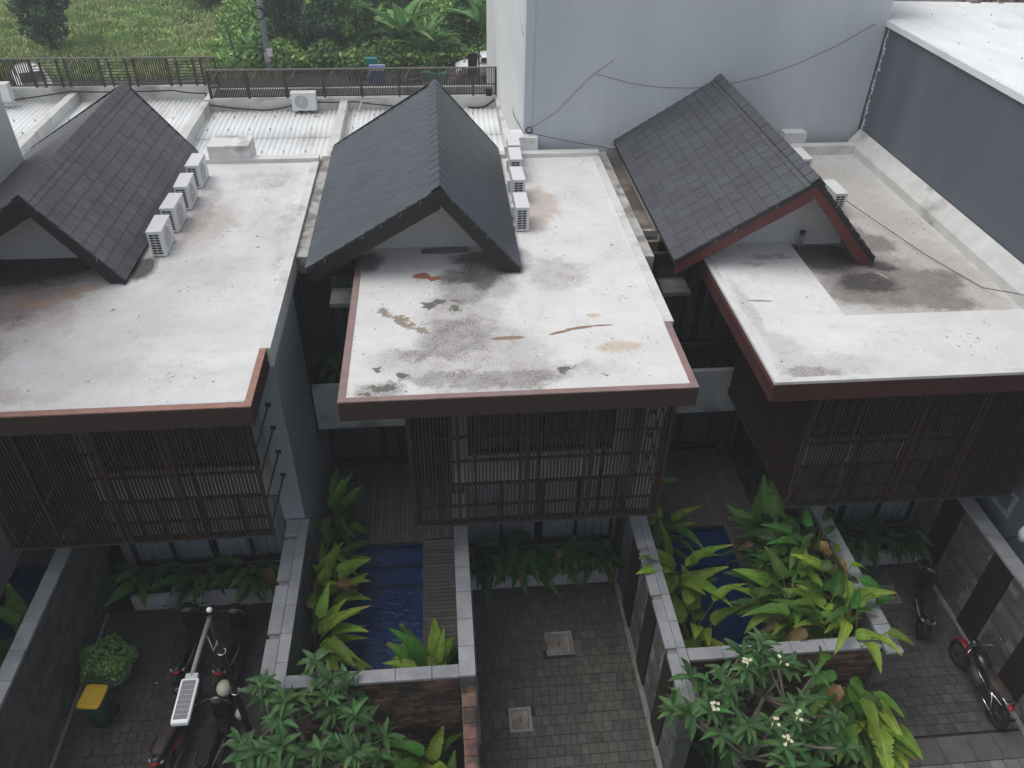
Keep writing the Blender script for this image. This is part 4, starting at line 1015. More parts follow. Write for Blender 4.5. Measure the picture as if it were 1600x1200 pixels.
for dx, px0, px1, xr in ((-7.17, -9.69, -7.91, -7.71), (0, -2.49, -.67, -.03), (7.13, 4.61, 6.35, 7.45)):
    t = thing('pool_deck', None, None, (dx-1.5, 13, 0), kind='structure')
    part('deck_base', MB().box(dx-2.96, xr, 12.49, 15.08, -.02, .45).box(px1+.001, xr, 8.04, 12.489, -.02, .45), 'deck_black', t)
    its = []
    x = dx-2.95
    while x < xr-.02:
        its.append(((x+.05, 13.785, .452), (.092, 2.58, .03), (0, 0, 0), 'deck')); x += .1
    y = 8.06
    while y < 12.44:
        its.append((((px1+xr)/2, y+.05, .452), (xr-px1-.01, .092, .03), (0, 0, 0), 'deck')); y += .1
    blocks('deck_board', its, t)
    structure('planting_bed', MB().box(dx-2.96 if dx == 0 else dx-3.2, px0, 8.04, 12.485, -.02, .5), 'soil')
structure('garden_soil', MB().box(-3.3, -.01, 4.5, 7.80, -.028, .06).box(3.92, 7.5, 7.3, 7.83, -.028, .06).box(3.92, 7.3, 4.5, 7.3, -.024, .056), 'soil')

# ------------------------------------------------------------------ leaves and plants
def leaf_mesh(name, m, L_=1.0, W=.26, droop=.35, fold=.12, n=9, torn=0.0, twist=0.0, seed=0, wave=.0, blunt=.5):
    r = random.Random(seed); mb = MB()
    pts = []
    for i in range(n+1):
        t = i/n; x = L_*t; z = droop*(-(t**2))+.04*math.sin(t*3)
        w = W/2*(math.sin(math.pi*min(1, (t*.94+.03))**blunt))**.8 if 0 < t < 1 else .004
        a = twist*t
        zr = fold*w*2
        tl = w*(1-(torn*r.random() if (i % 2 and torn) else 0)); tr_ = w*(1-(torn*r.random() if (i % 2 == 0 and torn) else 0))
        wz = wave*math.sin(i*2.1+seed)
        pts.append(((x, -tl*math.cos(a), z+zr+wz*w+tl*math.sin(a)), (x, -tl*.5, z+zr*.35), (x, 0, z), (x, tr_*.5, z+zr*.35), (x, tr_*math.cos(a), z+zr-wz*w-tr_*math.sin(a))))
    for p in pts: mb.v += list(p)
    for i in range(n):
        for k in range(4):
            a = i*5+k; mb.f.append((a, a+1, a+6, a+5)); mb.sm.append(True)
    return mb.mesh(name, m)
LEAF = {}
for key, m in (('lime', 'heli_lime'), ('mid', 'heli_mid'), ('dark', 'heli_dark'), ('banana', 'banana'), ('dry', 'heli_dry')):
    LEAF[key] = [leaf_mesh('leaf', m, 1, .36, .30, .14, seed=1), leaf_mesh('leaf', m, 1, .40, .5, .18, seed=2, twist=.3), leaf_mesh('leaf', m, 1, .33, .18, .12, seed=3, twist=-.25),
                 leaf_mesh('leaf', m, 1, .40, .42, .2, seed=4, torn=.12, n=14), leaf_mesh('leaf', m, 1, .37, .65, .15, seed=5, wave=.2)]
    LEAF[key+'_torn'] = [leaf_mesh('leaf', m, 1, .42, .35, .2, seed=6, torn=.5, n=30), leaf_mesh('leaf', m, 1, .40, .55, .15, seed=7, torn=.45, n=34, twist=.2), leaf_mesh('leaf', m, 1, .42, .25, .2, seed=8, torn=.4, n=26)]
LEAF['frangi'] = [leaf_mesh('leaf', 'frangi', .30, .095, .07, .12, n=6, seed=1, blunt=.8), leaf_mesh('leaf', 'frangi', .26, .085, .11, .16, n=6, seed=2, blunt=.8), leaf_mesh('leaf', 'frangi', .33, .10, .05, .1, n=6, seed=3, blunt=.8)]

def orient(o, d, up_=None, spin=0.0):
    d = Vector(d).normalized(); u = Vector(up_) if up_ is not None else Vector((0, 0, 1))
    y = u.cross(d)
    if y.length < 1e-3: y = Vector((0, 1, 0)).cross(d)
    y.normalize(); z = d.cross(y)
    Rm = Matrix((d, y, z)).transposed() @ Matrix.Rotation(spin, 3, 'X')
    o.rotation_euler = Rm.to_euler()

ZONES = [(-2.96, -.04, 4, 15), (3.93, 7.43, 4, 15), (-7.45, -3.4, 10.4, 12.1), (.28, 3.58, 10.6, 12.1), (7.78, 10.7, 10.6, 12.1), (-12, -7.72, 4, 15)]
def big_leaf_plant(x, y, z, label, key='mid', n=12, ln=.75, h=1.0, spread=.5, seed=0, aim=None, name='broadleaf_plant', cat='plant', torn=0.3, group=None, el=(.15, 1.1), mixk=None, stemm='stem', flower=False):
    r = random.Random(seed*77+5); t = thing(name, label, cat, (x, y, z), group=group); st = MB()
    zone = [q for q in ZONES if q[0] <= x <= q[1] and q[2] <= y <= q[3]][:1]; n = int(n*1.45)
    for i in range(n):
      for attempt in range(12):
        az = r.uniform(0, 2*math.pi) if aim is None else aim+r.gauss(0, 1.0)
        rad = spread*r.random()**.7*.55; hh = h*r.uniform(.35, 1.0)
        s = ln*r.uniform(.65, 1.12); e = r.uniform(*el)*(0.4+.6*hh/h)
        ex, ey, ez = x+math.cos(az)*(rad+s*math.cos(e)), y+math.sin(az)*(rad+s*math.cos(e)), z+hh+s*(math.sin(e)-.35)
        if not zone or ez > 2.35 or (zone[0][0] < ex < zone[0][1] and zone[0][2] < ey < zone[0][3] and not (7.7 < ey < 8.1) and ((ey-7.9)*(y-7.9) > 0 or y > 10)): break
      else: continue
      if 1:
        bx_, by_ = x+r.uniform(-.12, .12)*spread*2, y+r.uniform(-.12, .12)*spread*2
        tx, ty = x+math.cos(az)*rad, y+math.sin(az)*rad
        st.tube([(bx_, by_, z-.03), ((bx_*.6+tx*.4), (by_*.6+ty*.4), z+hh*.55), (tx, ty, z+hh)], [.018, .014, .008], 5, cap=False)
        if r.random() < .2: e = -r.uniform(.1, .7)
        d = (math.cos(az)*math.cos(e), math.sin(az)*math.cos(e), math.sin(e))
        kk = key if (mixk is None or r.random() > .4) else mixk
        if e < 0 and r.random() < .35: kk = 'dry'
        me = r.choice(LEAF[kk+'_torn']) if r.random() < torn else r.choice(LEAF[kk])
        o = piece('leaf', me, t, (tx, ty, z+hh), scale=(s, s*r.uniform(.85, 1.15), s)); orient(o, d, spin=r.uniform(-.5, .5))
    part('stem', st, stemm, t)
    if flower: part('flower', MB().ball((x+.1, y-.12, z+h*.8), .03, .03, .09, 8, 5).ball((x+.14, y-.1, z+h*.72), .07, .02, .025, 8, 5), 'orange_flower', t)
    return t
H = big_leaf_plant
H(-2.72, 12.75, .5, 'tall mid-green broadleaf clump at the head of the middle pool, against the grey wall', 'mid', 15, .62, 1.0, .7, 1, aim=.1, torn=.05, mixk='lime', el=(.3, 1.2))
H(-2.62, 11.55, .5, 'mid-green broadleaf clump beside the steps of the middle pool', 'mid', 12, .6, .8, .6, 2, aim=-.2, torn=.05, mixk='lime')
H(-2.72, 10.45, .5, 'lime-green broadleaf clump leaning over the capped wall, left side of the middle pool', 'lime', 13, .68, 1.35, .8, 3, torn=.15)
H(-2.68, 9.35, .5, 'lime-yellow broadleaf clump at the near left corner of the middle pool', 'lime', 13, .75, 1.3, .8, 4, torn=.15)
H(-.55, 8.55, .5, 'bright broadleaf clump with an orange flower at the near right corner of the middle pool', 'lime', 20, .85, .9, .7, 5, torn=.1, mixk='mid', flower=True, el=(.1, 1.2))
H(-.65, 7.1, .05, 'lush broadleaf plant below the middle pool wall, next to the low brown wall', 'lime', 17, .75, 1.1, .9, 6, torn=.15, mixk='mid')
H(-1.5, 6.6, .05, 'dark broadleaf plant in the shade at the bottom of the middle garden', 'dark', 16, .6, .8, 1.0, 7, torn=.1, mixk='mid', stemm='stem_dark')
H(4.40, 12.9, .5, 'mid-green broadleaf clump beyond the right pool, beside the middle screen', 'mid', 13, .7, 1.2, .7, 8, torn=.1)
H(4.42, 11.6, .5, 'glossy green broadleaf clump leaning over the cap of the wood-banded wall', 'mid', 13, .7, 1.1, .7, 9, torn=.1, mixk='lime')
H(4.40, 10.2, .5, 'long lime leaves rising over the wall at the left side of the right pool', 'lime', 11, 1.0, 1.3, .6, 10, torn=.35, el=(.6, 1.4))
H(4.55, 9.2, .5, 'lime torn-leaf clump with a scorched tip hanging over the wall near the frangipani flowers', 'lime', 12, .95, 1.2, .9, 11, torn=.5)
H(6.75, 11.3, .5, 'single tall torn-leaf plant rising in front of the right screen corner', 'mid', 8, 1.25, 1.5, .5, 12, torn=1, el=(.9, 1.45))
H(6.95, 10.3, .5, 'dark green broadleaf mass beside the right pool, farthest from the street', 'mid', 18, .75, 1.3, 1.1, 13, torn=.4, mixk='dark')
H(6.85, 9.45, .5, 'torn lime-tipped broadleaf mass in the middle of the right pool bed', 'mid', 20, .75, 1.5, 1.2, 14, torn=.6, mixk='lime')
H(7.0, 8.6, .5, 'lime broadleaf mass in the near corner of the right pool bed', 'lime', 18, .65, 1.4, 1.0, 15, torn=.4, mixk='mid')
H(7.05, 7.35, .05, 'lime broadleaf clump with dried hanging leaves beside the large paving slabs', 'lime', 16, .85, 1.3, .9, 16, torn=.4, mixk='mid', aim=-.2)
H(6.9, 6.7, .05, 'green broadleaf clump nearest the street in the garden of the white-flowered frangipani', 'mid', 12, .8, .9, .8, 17, torn=.3, mixk='lime', aim=-.5)
H(-6.55, 11.75, .34, 'broadleaf plant at the left end of the planter behind the scooters', 'mid', 15, .62, .75, .9, 18, torn=.05, aim=-1.5, mixk='dark')
H(-5.5, 11.8, .34, 'dark broadleaf plant in the middle of the planter behind the scooters', 'dark', 15, .55, .6, 1.0, 19, torn=.05, aim=-1.5, stemm='stem_dark')
H(-4.3, 11.72, .34, 'broadleaf plant at the right end of the planter behind the scooters', 'mid', 16, .62, .75, .9, 20, torn=.05, aim=-1.6, mixk='mid')
for i, (x, lab) in enumerate(((.75, 'dark plant at the left end of the planter of the empty driveway'), (1.5, 'dark plant second from the left in the planter of the empty driveway'),
                              (2.3, 'dark plant second from the right in the planter of the empty driveway'), (3.15, 'dark plant at the right end of the planter of the empty driveway'))):
    H(x, 11.8, .34, lab, 'dark', 22, .58, .7, 1.2, 21+i, torn=.1, aim=-1.5, stemm='stem_dark')
for i, (x, lab) in enumerate(((8.1, 'dark plant at the left end of the planter behind the black scooter'), (9.1, 'dark plant in the middle of the planter behind the black scooter'), (10.1, 'dark plant at the right end of the planter behind the black scooter'))):
    H(x, 11.8, .34, lab, 'dark', 22, .56, .7, 1.2, 31+i, torn=.1, aim=-1.5, stemm='stem_dark')
H(-8.1, 10.0, .5, 'narrow green leaves at the left edge above the leftmost pool', 'mid', 9, .9, 1.2, .5, 41, torn=.3, mixk='lime')
H(-7.95, 7.4, .05, 'lime leaf clump at the bottom left corner beside the stone wall', 'lime', 11, .75, .5, .7, 42, torn=.2)
H(-2.45, 14.7, 3.5, 'dark leafy plant on the raised planter in the alley between left and middle roofs', 'dark', 12, .42, .35, .5, 43, torn=0, stemm='stem_dark')
H(-2.1, 14.75, 3.5, 'small green plant on the raised planter, nearest the middle roof edge', 'mid', 7, .3, .25, .3, 44, torn=0, aim=-1.5)

H(7.1, 9.95, .9, 'dense mid-green leaves behind the torn lime leaves of the right pool bed', 'mid', 20, .6, 1.5, 1.0, 45, torn=.3, mixk='dark')
H(6.7, 8.75, .5, 'low dark broadleaf clump under the lime mass of the right pool bed', 'dark', 20, .6, .9, 1.0, 46, torn=.2, mixk='mid', stemm='stem_dark')
H(6.75, 10.9, .5, 'dark broadleaf clump at the foot of the tall torn-leaf plant', 'dark', 18, .6, 1.0, .9, 47, torn=.2, mixk='mid', stemm='stem_dark')
H(6.6, 8.3, .5, 'tall lime-and-green leaves arching over the front wall of the right pool bed', 'mid', 22, .75, 1.95, 1.2, 53, torn=.4, mixk='lime', el=(-.2, .9))
H(7.15, 8.9, .5, 'broad torn leaves leaning over the capped wall toward the right driveway', 'lime', 20, .7, 1.9, 1.0, 54, torn=.6, mixk='mid', el=(-.2, .9))
H(6.5, 9.6, .5, 'glossy green leaves spreading over the deck beside the right pool', 'mid', 20, .7, 1.6, 1.1, 55, torn=.2, mixk='dark', el=(-.1, .9))
H(6.95, 10.0, 1.3, 'crown of broad green leaves high in the middle of the right pool bed', 'mid', 22, .62, 1.5, 1.3, 56, torn=.35, mixk='dark', el=(-.3, .8))
H(7.0, 8.35, 1.3, 'ragged lime leaves hiding the front corner of the right pool wall', 'lime', 24, .58, 1.4, 1.4, 57, torn=.5, mixk='mid', el=(-.5, .7))
H(6.4, 9.0, 1.0, 'mass of mid-green leaves over the near end of the right pool', 'mid', 22, .62, 1.3, 1.3, 58, torn=.3, mixk='lime', el=(-.4, .7))
H(7.15, 9.25, 1.4, 'uppermost torn leaves against the capped wall beside the right driveway', 'lime', 18, .55, 1.4, 1.0, 59, torn=.6, mixk='mid', el=(-.4, .7))
H(6.75, 7.45, .6, 'tall broadleaf clump standing in front of the right pool wall', 'mid', 20, .75, 1.5, 1.1, 60, torn=.3, mixk='lime', el=(-.3, .9))
H(7.2, 7.2, .4, 'lime clump spreading past the end of the capped wall onto the right driveway', 'lime', 18, .8, 1.3, 1.0, 61, torn=.4, mixk='mid', aim=-.3, el=(-.3, .8))
H(-2.75, 11.0, .5, 'small lime clump between the larger ones along the middle pool', 'lime', 10, .5, .9, .6, 48, torn=.1)
H(-.3, 6.5, .05, 'green broadleaf plant at the bottom edge beside the low brown wall', 'mid', 15, .7, .8, .8, 49, torn=.1, mixk='lime')
H(4.5, 6.6, .05, 'dark broadleaf plant under the white-flowered frangipani, left side', 'dark', 18, .6, .9, 1.0, 50, torn=.1, stemm='stem_dark')
H(5.9, 6.3, .05, 'dark broadleaf plant under the white-flowered frangipani, right side', 'dark', 18, .6, .9, 1.0, 51, torn=.1, stemm='stem_dark')
H(-2.5, 6.2, .05, 'dark broadleaf plant under the frangipani of the middle garden', 'dark', 18, .6, .9, 1.0, 52, torn=.1, stemm='stem_dark')

# fine-leaved palm seedling and grassy clumps
def blade_clump(x, y, z, label, n=60, ln=.5, m='heli_dark', seed=0, name='grass_clump'):
    r = random.Random(seed); mb = MB()
    for i in range(n):
        az = r.uniform(0, 6.28); e = r.uniform(.5, 1.4); L0 = ln*r.uniform(.6, 1.1); w = .012
        p0 = Vector((x+r.uniform(-.08, .08), y+r.uniform(-.08, .08), z)); sx_ = Vector((-math.sin(az), math.cos(az), 0))*w
        d = Vector((math.cos(az)*math.cos(e), math.sin(az)*math.cos(e), math.sin(e))); p1 = p0+d*L0*.6; d.z -= .7; p2 = p1+d.normalized()*L0*.45
        mb.poly([p0-sx_, p0+sx_, p1+sx_, p1-sx_]); mb.poly([p1-sx_, p1+sx_, p2])
    return tag(part(name, mb, m), label, 'plant')
blade_clump(-.18, 9.15, .5, 'spiky dark grass clump against the wall at the near end of the middle deck', 80, .7, 'stem_dark', 1)
blade_clump(6.2, 8.75, .5, 'spiky dark palm-like clump by the near end of the right pool', 90, .7, 'stem_dark', 2)
blade_clump(6.3, 7.2, .05, 'feathery palm fronds under the right frangipani', 90, 1.3, 'stem', 3)

def frangipani(x, y, zc, rx, ry, label, seed, ntips, flowers, lean=(0, 0)):
    r = random.Random(seed); t = thing('frangipani_tree', label, 'tree', (x, y, 0)); br = MB()
    base = Vector((x, y, 0)); fork = Vector((x+lean[0], y+lean[1], zc*.42))
    tr_ = MB().tube([base, base.lerp(fork, .5)+Vector((.06, -.04, 0)), fork], [.085, .075, .065], 9)
    part('trunk', tr_, 'bark_grey', t)
    tips = []; limbs = 6
    for i in range(limbs):
        a = 2*math.pi*i/limbs+r.uniform(-.3, .3); q = r.uniform(.40, .62)
        c = Vector((x+lean[0]*.5+math.cos(a)*rx*q, y+lean[1]*.5+math.sin(a)*ry*q, zc*r.uniform(.68, .84)))
        m_ = fork.lerp(c, .5)+Vector((r.uniform(-.1, .1), r.uniform(-.1, .1), -.12))
        br.tube([fork, m_, c], [.055, .045, .034], 7)
        for k in range(max(1, ntips//limbs)):
            a2 = a+r.uniform(-1.3, 1.3); rr = r.uniform(.35, 1.0)
            tip = Vector((x+lean[0]*.5+math.cos(a2)*rx*rr, y+lean[1]*.5+math.sin(a2)*ry*rr, zc+r.uniform(-.65, .25)-.3*rr))
            if (tip-c).length < .25: tip += Vector((.2, -.2, .15))
            mm = c.lerp(tip, .55)+Vector((0, 0, -.08)); br.tube([c, mm, tip], [.026, .02, .017], 6); tips.append((tip, (tip-mm).normalized()))
    part('branches', br, 'bark_grey', t)
    cnt = 0; lv = []
    for i, (p, d) in enumerate(tips):
        nl = r.randint(7, 10)
        for k in range(nl):
            a = 2.4*k+r.uniform(-.2, .2); e = r.uniform(-.55, .55)
            dd = Vector((math.cos(a)*math.cos(e), math.sin(a)*math.cos(e), math.sin(e)))+d*.25
            s = r.uniform(.75, 1.25); lv.append((p+d*(.02*k/nl), dd, s, r.uniform(-.3, .3), r.choice(LEAF['frangi'])))
    lv.sort(key=lambda q: camdist(q[0])); rest = MB()
    for q, dd, s, spn, me in lv:
        if cnt < 298:
            o = piece('leaf', me, t, q, scale=(s, s, s)); orient(o, dd, spin=spn); cnt += 1
        else:
            d_ = dd.normalized(); yv = Vector((0, 0, 1)).cross(d_).normalized(); Rm = Matrix((d_, yv, d_.cross(yv))).transposed() @ Matrix.Rotation(spn, 3, 'X')
            n0 = len(rest.v)
            rest.v += [tuple(q+Rm @ (v.co*s)) for v in me.vertices]
            for pl in me.polygons: rest.f.append(tuple(n0+i for i in pl.vertices)); rest.sm.append(True)
    if rest.f: part('lower_leaves', rest, 'frangi_far', t, kind='stuff')
    fl = sorted(tips, key=lambda q: -q[0].z)[:flowers]
    for (p, d) in fl:
        mb = MB(); mb.tube([p, p+Vector((0, 0, .16))], .008, 5)
        for k in range(r.randint(3, 6)):
            c = p+Vector((r.uniform(-.08, .08), r.uniform(-.08, .08), .18+r.uniform(-.03, .04)))
            for q in range(5):
                a = q*1.2566+k; dx_ = math.cos(a)*.024; dy_ = math.sin(a)*.024
                mb.poly([c, c+Vector((dx_-dy_*.5, dy_+dx_*.5, .012)), c+Vector((dx_*1.3, dy_*1.3, .016)), c+Vector((dx_+dy_*.5, dy_-dx_*.5, .012))])
        part('flower_cluster', mb, 'petal', t)
    return t
frangipani(-2.35, 6.8, 2.75, 1.2, 1.2, 'frangipani tree without open flowers in front of the middle pool wall', 51, 50, 0, lean=(-.1, .2))
frangipani(5.05, 6.65, 2.75, 1.45, 1.15, 'frangipani tree with small white flower clusters in front of the right pool', 52, 48, 6, lean=(-.5, .1))

# round bush in a pot
bp_ = thing('potted_bush', 'round dark green bush in a wide grey bowl behind the yellow-lidded bin', 'plant', (-6.85, 9.75, 0))
part('pot', MB().loft([(0, -6.85, 9.75, .20, .20), (.15, -6.85, 9.75, .34, .34), (.36, -6.85, 9.75, .40, .40), (.40, -6.85, 9.75, .42, .42)], 20, 2, 'z'), 'awning', bp_)
r = random.Random(3); fo = MB()
for i in range(2600):
    a = r.uniform(0, 6.28); u = r.uniform(-.3, 1); rr = (.36+.14*r.random())*(1+.12*math.sin(a*5)); q = math.sqrt(max(0, 1-u*u))
    c = Vector((-6.85+rr*q*math.cos(a), 9.75+rr*q*math.sin(a), .55+rr*u*.8)); s = .035*r.uniform(.7, 1.3)
    d1 = Vector((r.gauss(0, 1), r.gauss(0, 1), r.gauss(0, 1))).normalized()*s; d2 = Vector((r.gauss(0, 1), r.gauss(0, 1), r.gauss(0, 1))).normalized()*s*.7
    fo.poly([c-d1, c+d2, c+d1, c-d2])
part('foliage', fo, 'tree_a', bp_, kind='stuff')

# ------------------------------------------------------------------ AC outdoor units
def ac_unit():
    t = thing('ac_unit', 'x', 'air conditioner', (0, 0, 0))
    W, D, Hh = .28, .76, .53
    c = MB().box(-W/2, W/2, 0, D, .03, .03+Hh-.012); local('casing', c, 'ac_white', t)
    local('lid', MB().box(-W/2-.008, W/2+.008, -.008, D+.008, .03+Hh-.011, .03+Hh+.012), 'ac_white', t)
    local('fan_grille', MB().torus((W/2+.006, .31, .30), .215, .010, 'x', 26, 6).torus((W/2+.006, .31, .30), .15, .006, 'x', 22, 5).torus((W/2+.006, .31, .30), .09, .006, 'x', 18, 5), 'ac_white', t)
    f = MB(); f.v = [(W/2+.003, .31+.215*math.cos(2*math.pi*i/26), .30+.215*math.sin(2*math.pi*i/26)) for i in range(26)]; f.f = [tuple(range(26))]; f.sm = [False]
    local('fan_recess', f, 'ac_grey', t)
    fb = MB()
    for k in range(12):
        a = 2*math.pi*k/12; fb.tube([(W/2+.007, .31+.04*math.cos(a), .30+.04*math.sin(a)), (W/2+.009, .31+.21*math.cos(a+.35), .30+.21*math.sin(a+.35))], .004, 4, cap=False)
    local('fan_spokes', fb, 'ac_white', t)
    hb = MB(); hb.v = [(W/2+.012, .31+.035*math.cos(2*math.pi*i/12), .30+.035*math.sin(2*math.pi*i/12)) for i in range(12)]; hb.f = [tuple(range(12))]; hb.sm = [False]
    local('fan_hub', hb, 'white_plain', t)
    v = MB()
    for i in range(2):
        for j in range(8): v.box(-W/2+.035+i*.10, -W/2+.12+i*.10, -.004, .002, .075+j*.056, .112+j*.056)
    local('side_vents', v, 'dark', t)
    local('feet', MB().box(-W/2-.02, W/2+.02, .1, .14, 0, .03).box(-W/2-.02, W/2+.02, .6, .64, 0, .03), 'ac_grey', t)
    local('valve_cover', MB().box(-W/2-.05, -W/2, .60, .72, .06, .3), 'ac_white', t)
    return t
ac0 = ac_unit(); first = True
spots = [(-5.72, 15.03, 6.5, 0.02, 'nearest air-conditioning unit of the row of four beside the left gable'), (-5.73, 16.10, 6.5, -.02, 'second nearest air-conditioning unit beside the left gable'),
         (-5.70, 17.18, 6.5, .03, 'third air-conditioning unit back beside the left gable'), (-5.72, 18.35, 6.5, 0, 'farthest air-conditioning unit beside the left gable, near the white block'),
         (1.72, 15.72, 6.5, 0, 'nearest air-conditioning unit of the row beside the middle gable'), (1.78, 17.15, 6.5, .02, 'second nearest air-conditioning unit beside the middle gable'),
         (1.82, 18.35, 6.5, -.02, 'third air-conditioning unit back beside the middle gable'), (1.86, 19.25, 6.5, 0, 'farthest air-conditioning unit beside the middle gable, against the rear parapet'),
         (8.98, 16.2, 6.42, 0, 'air-conditioning unit half hidden behind the eave of the right gable'), (8.95, 18.2, 6.42, 0, 'farther air-conditioning unit hidden beside the back of the right gable')]
for x, y, z, a, lab in spots:
    o = ac0 if first else copy_tree(ac0); first = False
    o.location = (x, y, z); o.rotation_euler = (0, 0, a); o['label'] = lab; o['group'] = 'air-conditioning units on the roofs'
o = copy_tree(ac0); o.location = (-4.55, 26.0, 5.74); o.rotation_euler = (0, 0, -math.pi/2); o['label'] = 'air-conditioning unit mounted on the rear parapet above the corrugated roof'; o['group'] = 'air-conditioning units on the roofs'
o = copy_tree(ac0); o.location = (-14.1, 26.9, 5.85); o.rotation_euler = (0, 0, -math.pi/2); o['label'] = 'air-conditioning unit at the far left beside the louvred railing'; o['group'] = 'air-conditioning units on the roofs'

# ------------------------------------------------------------------ cables and pipes
def cable(pts, rad, label, m='cable', name='cable', sag=0.0):
    P_ = [Vector(p) for p in pts]; out = []
    for a, b in zip(P_[:-1], P_[1:]):
        for k in range(8):
            t = k/8; q = a.lerp(b, t); q.z -= sag*4*t*(1-t); out.append(q)
    out.append(P_[-1]); return tag(part(name, MB().tube(out, rad, 5), m), label, 'cable')
cable([(2.28, 20.25, 7.02), (4.6, 20.0, 6.63), (5.4, 18.6, 7.12), (8.6, 17.6, 6.95)], .008, 'black cable from the tower corner across the right gable', sag=.03)
cable([(8.75, 18.6, 6.75), (9.6, 16.2, 6.52), (10.1, 14.3, 6.47), (10.6, 12.9, 6.45), (10.9, 12.2, 6.7), (11.15, 11.3, 6.8)], .008, 'thin black cable trailing over the right flat roof to its parapet', sag=.0)
cable([(2.3, 20.33, 7.05), (3.0, 20.38, 7.45), (3.85, 20.38, 8.35), (4.4, 20.38, 8.75)], .005, 'thin wire rising diagonally across the lower left of the grey tower wall')
cable([(4.0, 20.38, 8.42), (10.9, 20.38, 9.55)], .0055, 'long sagging wire across the grey tower wall up to the blue wall corner', sag=.85)
cable([(-15, 27.2, 5.65), (-11.7, 27.25, 6.02), (-8.5, 27.3, 6.0), (-7.4, 26.9, 6.02), (-7.2, 26.15, 5.9), (-5.5, 26.1, 5.72), (-4.6, 26.12, 5.85)], .022, 'thick black cable looping along the far left parapet', sag=.03)
cable([(-3.8, 26.12, 5.95), (-2.6, 26.1, 5.95), (-1.2, 26.1, 5.78), (0.5, 26.1, 5.55)], .02, 'black cable from the parapet air conditioner towards the middle gable', sag=.02)
cable([(1.0, 26.1, 5.72), (1.5, 26.1, 5.72), (1.85, 26.12, 5.95)], .03, 'bundle of cables at the rear parapet beside the tower', sag=.02)
cable([(2.1, 24.3, 7.2), (2.12, 22.3, 6.75), (2.2, 20.3, 6.98)], .009, 'loose wire along the pale side of the tower')
cable([(-4.1, 26.15, 5.8), (-4.15, 25.9, 5.62), (-3.7, 25.5, 5.72)], .02, 'white drain hose under the parapet air conditioner', 'pipe_white', name='drain_hose')
cable([(-2.5, 25.9, 5.7), (-2.4, 26.1, 5.95), (-1.9, 26.15, 5.98)], .02, 'pale pipe bend beside the divider wall of the rear roofs', 'pipe_white', name='pipe')
for y, z, lab in ((15.9, 6.55, 'nearest'), (16.8, 6.55, 'second'), (18.0, 6.58, 'third')):
    cable([(1.3, y, z), (1.55, y-.02, z+.02), (1.62, y+.1, z+.04)], .025, lab+' pale pipe bend between the middle gable and its air conditioners', 'pipe_white', name='refrigerant_pipe')
tag(part('cable_coil', MB().torus((2.33, 20.30, 7.05), .085, .012, 'y', 20, 5).torus((2.34, 20.31, 7.06), .07, .01, 'y', 20, 5), 'cable'), 'small coil of black cable hung at the corner of the grey tower', 'cable')
tag(part('bucket', MB().loft([(6.02, 1.68, 26.33, .09, .09), (6.2, 1.68, 26.33, .12, .12)], 12, 2, 'z'), 'cable'), 'small black pot on the rear parapet beside the tower', 'bucket')
tag(part('stick', MB().tube([(8.75, 13.62, 6.44), (8.9, 13.35, 6.44)], .012, 6), 'pipe_white'), 'short pale stick on the dark stain below the right gable', 'stick')

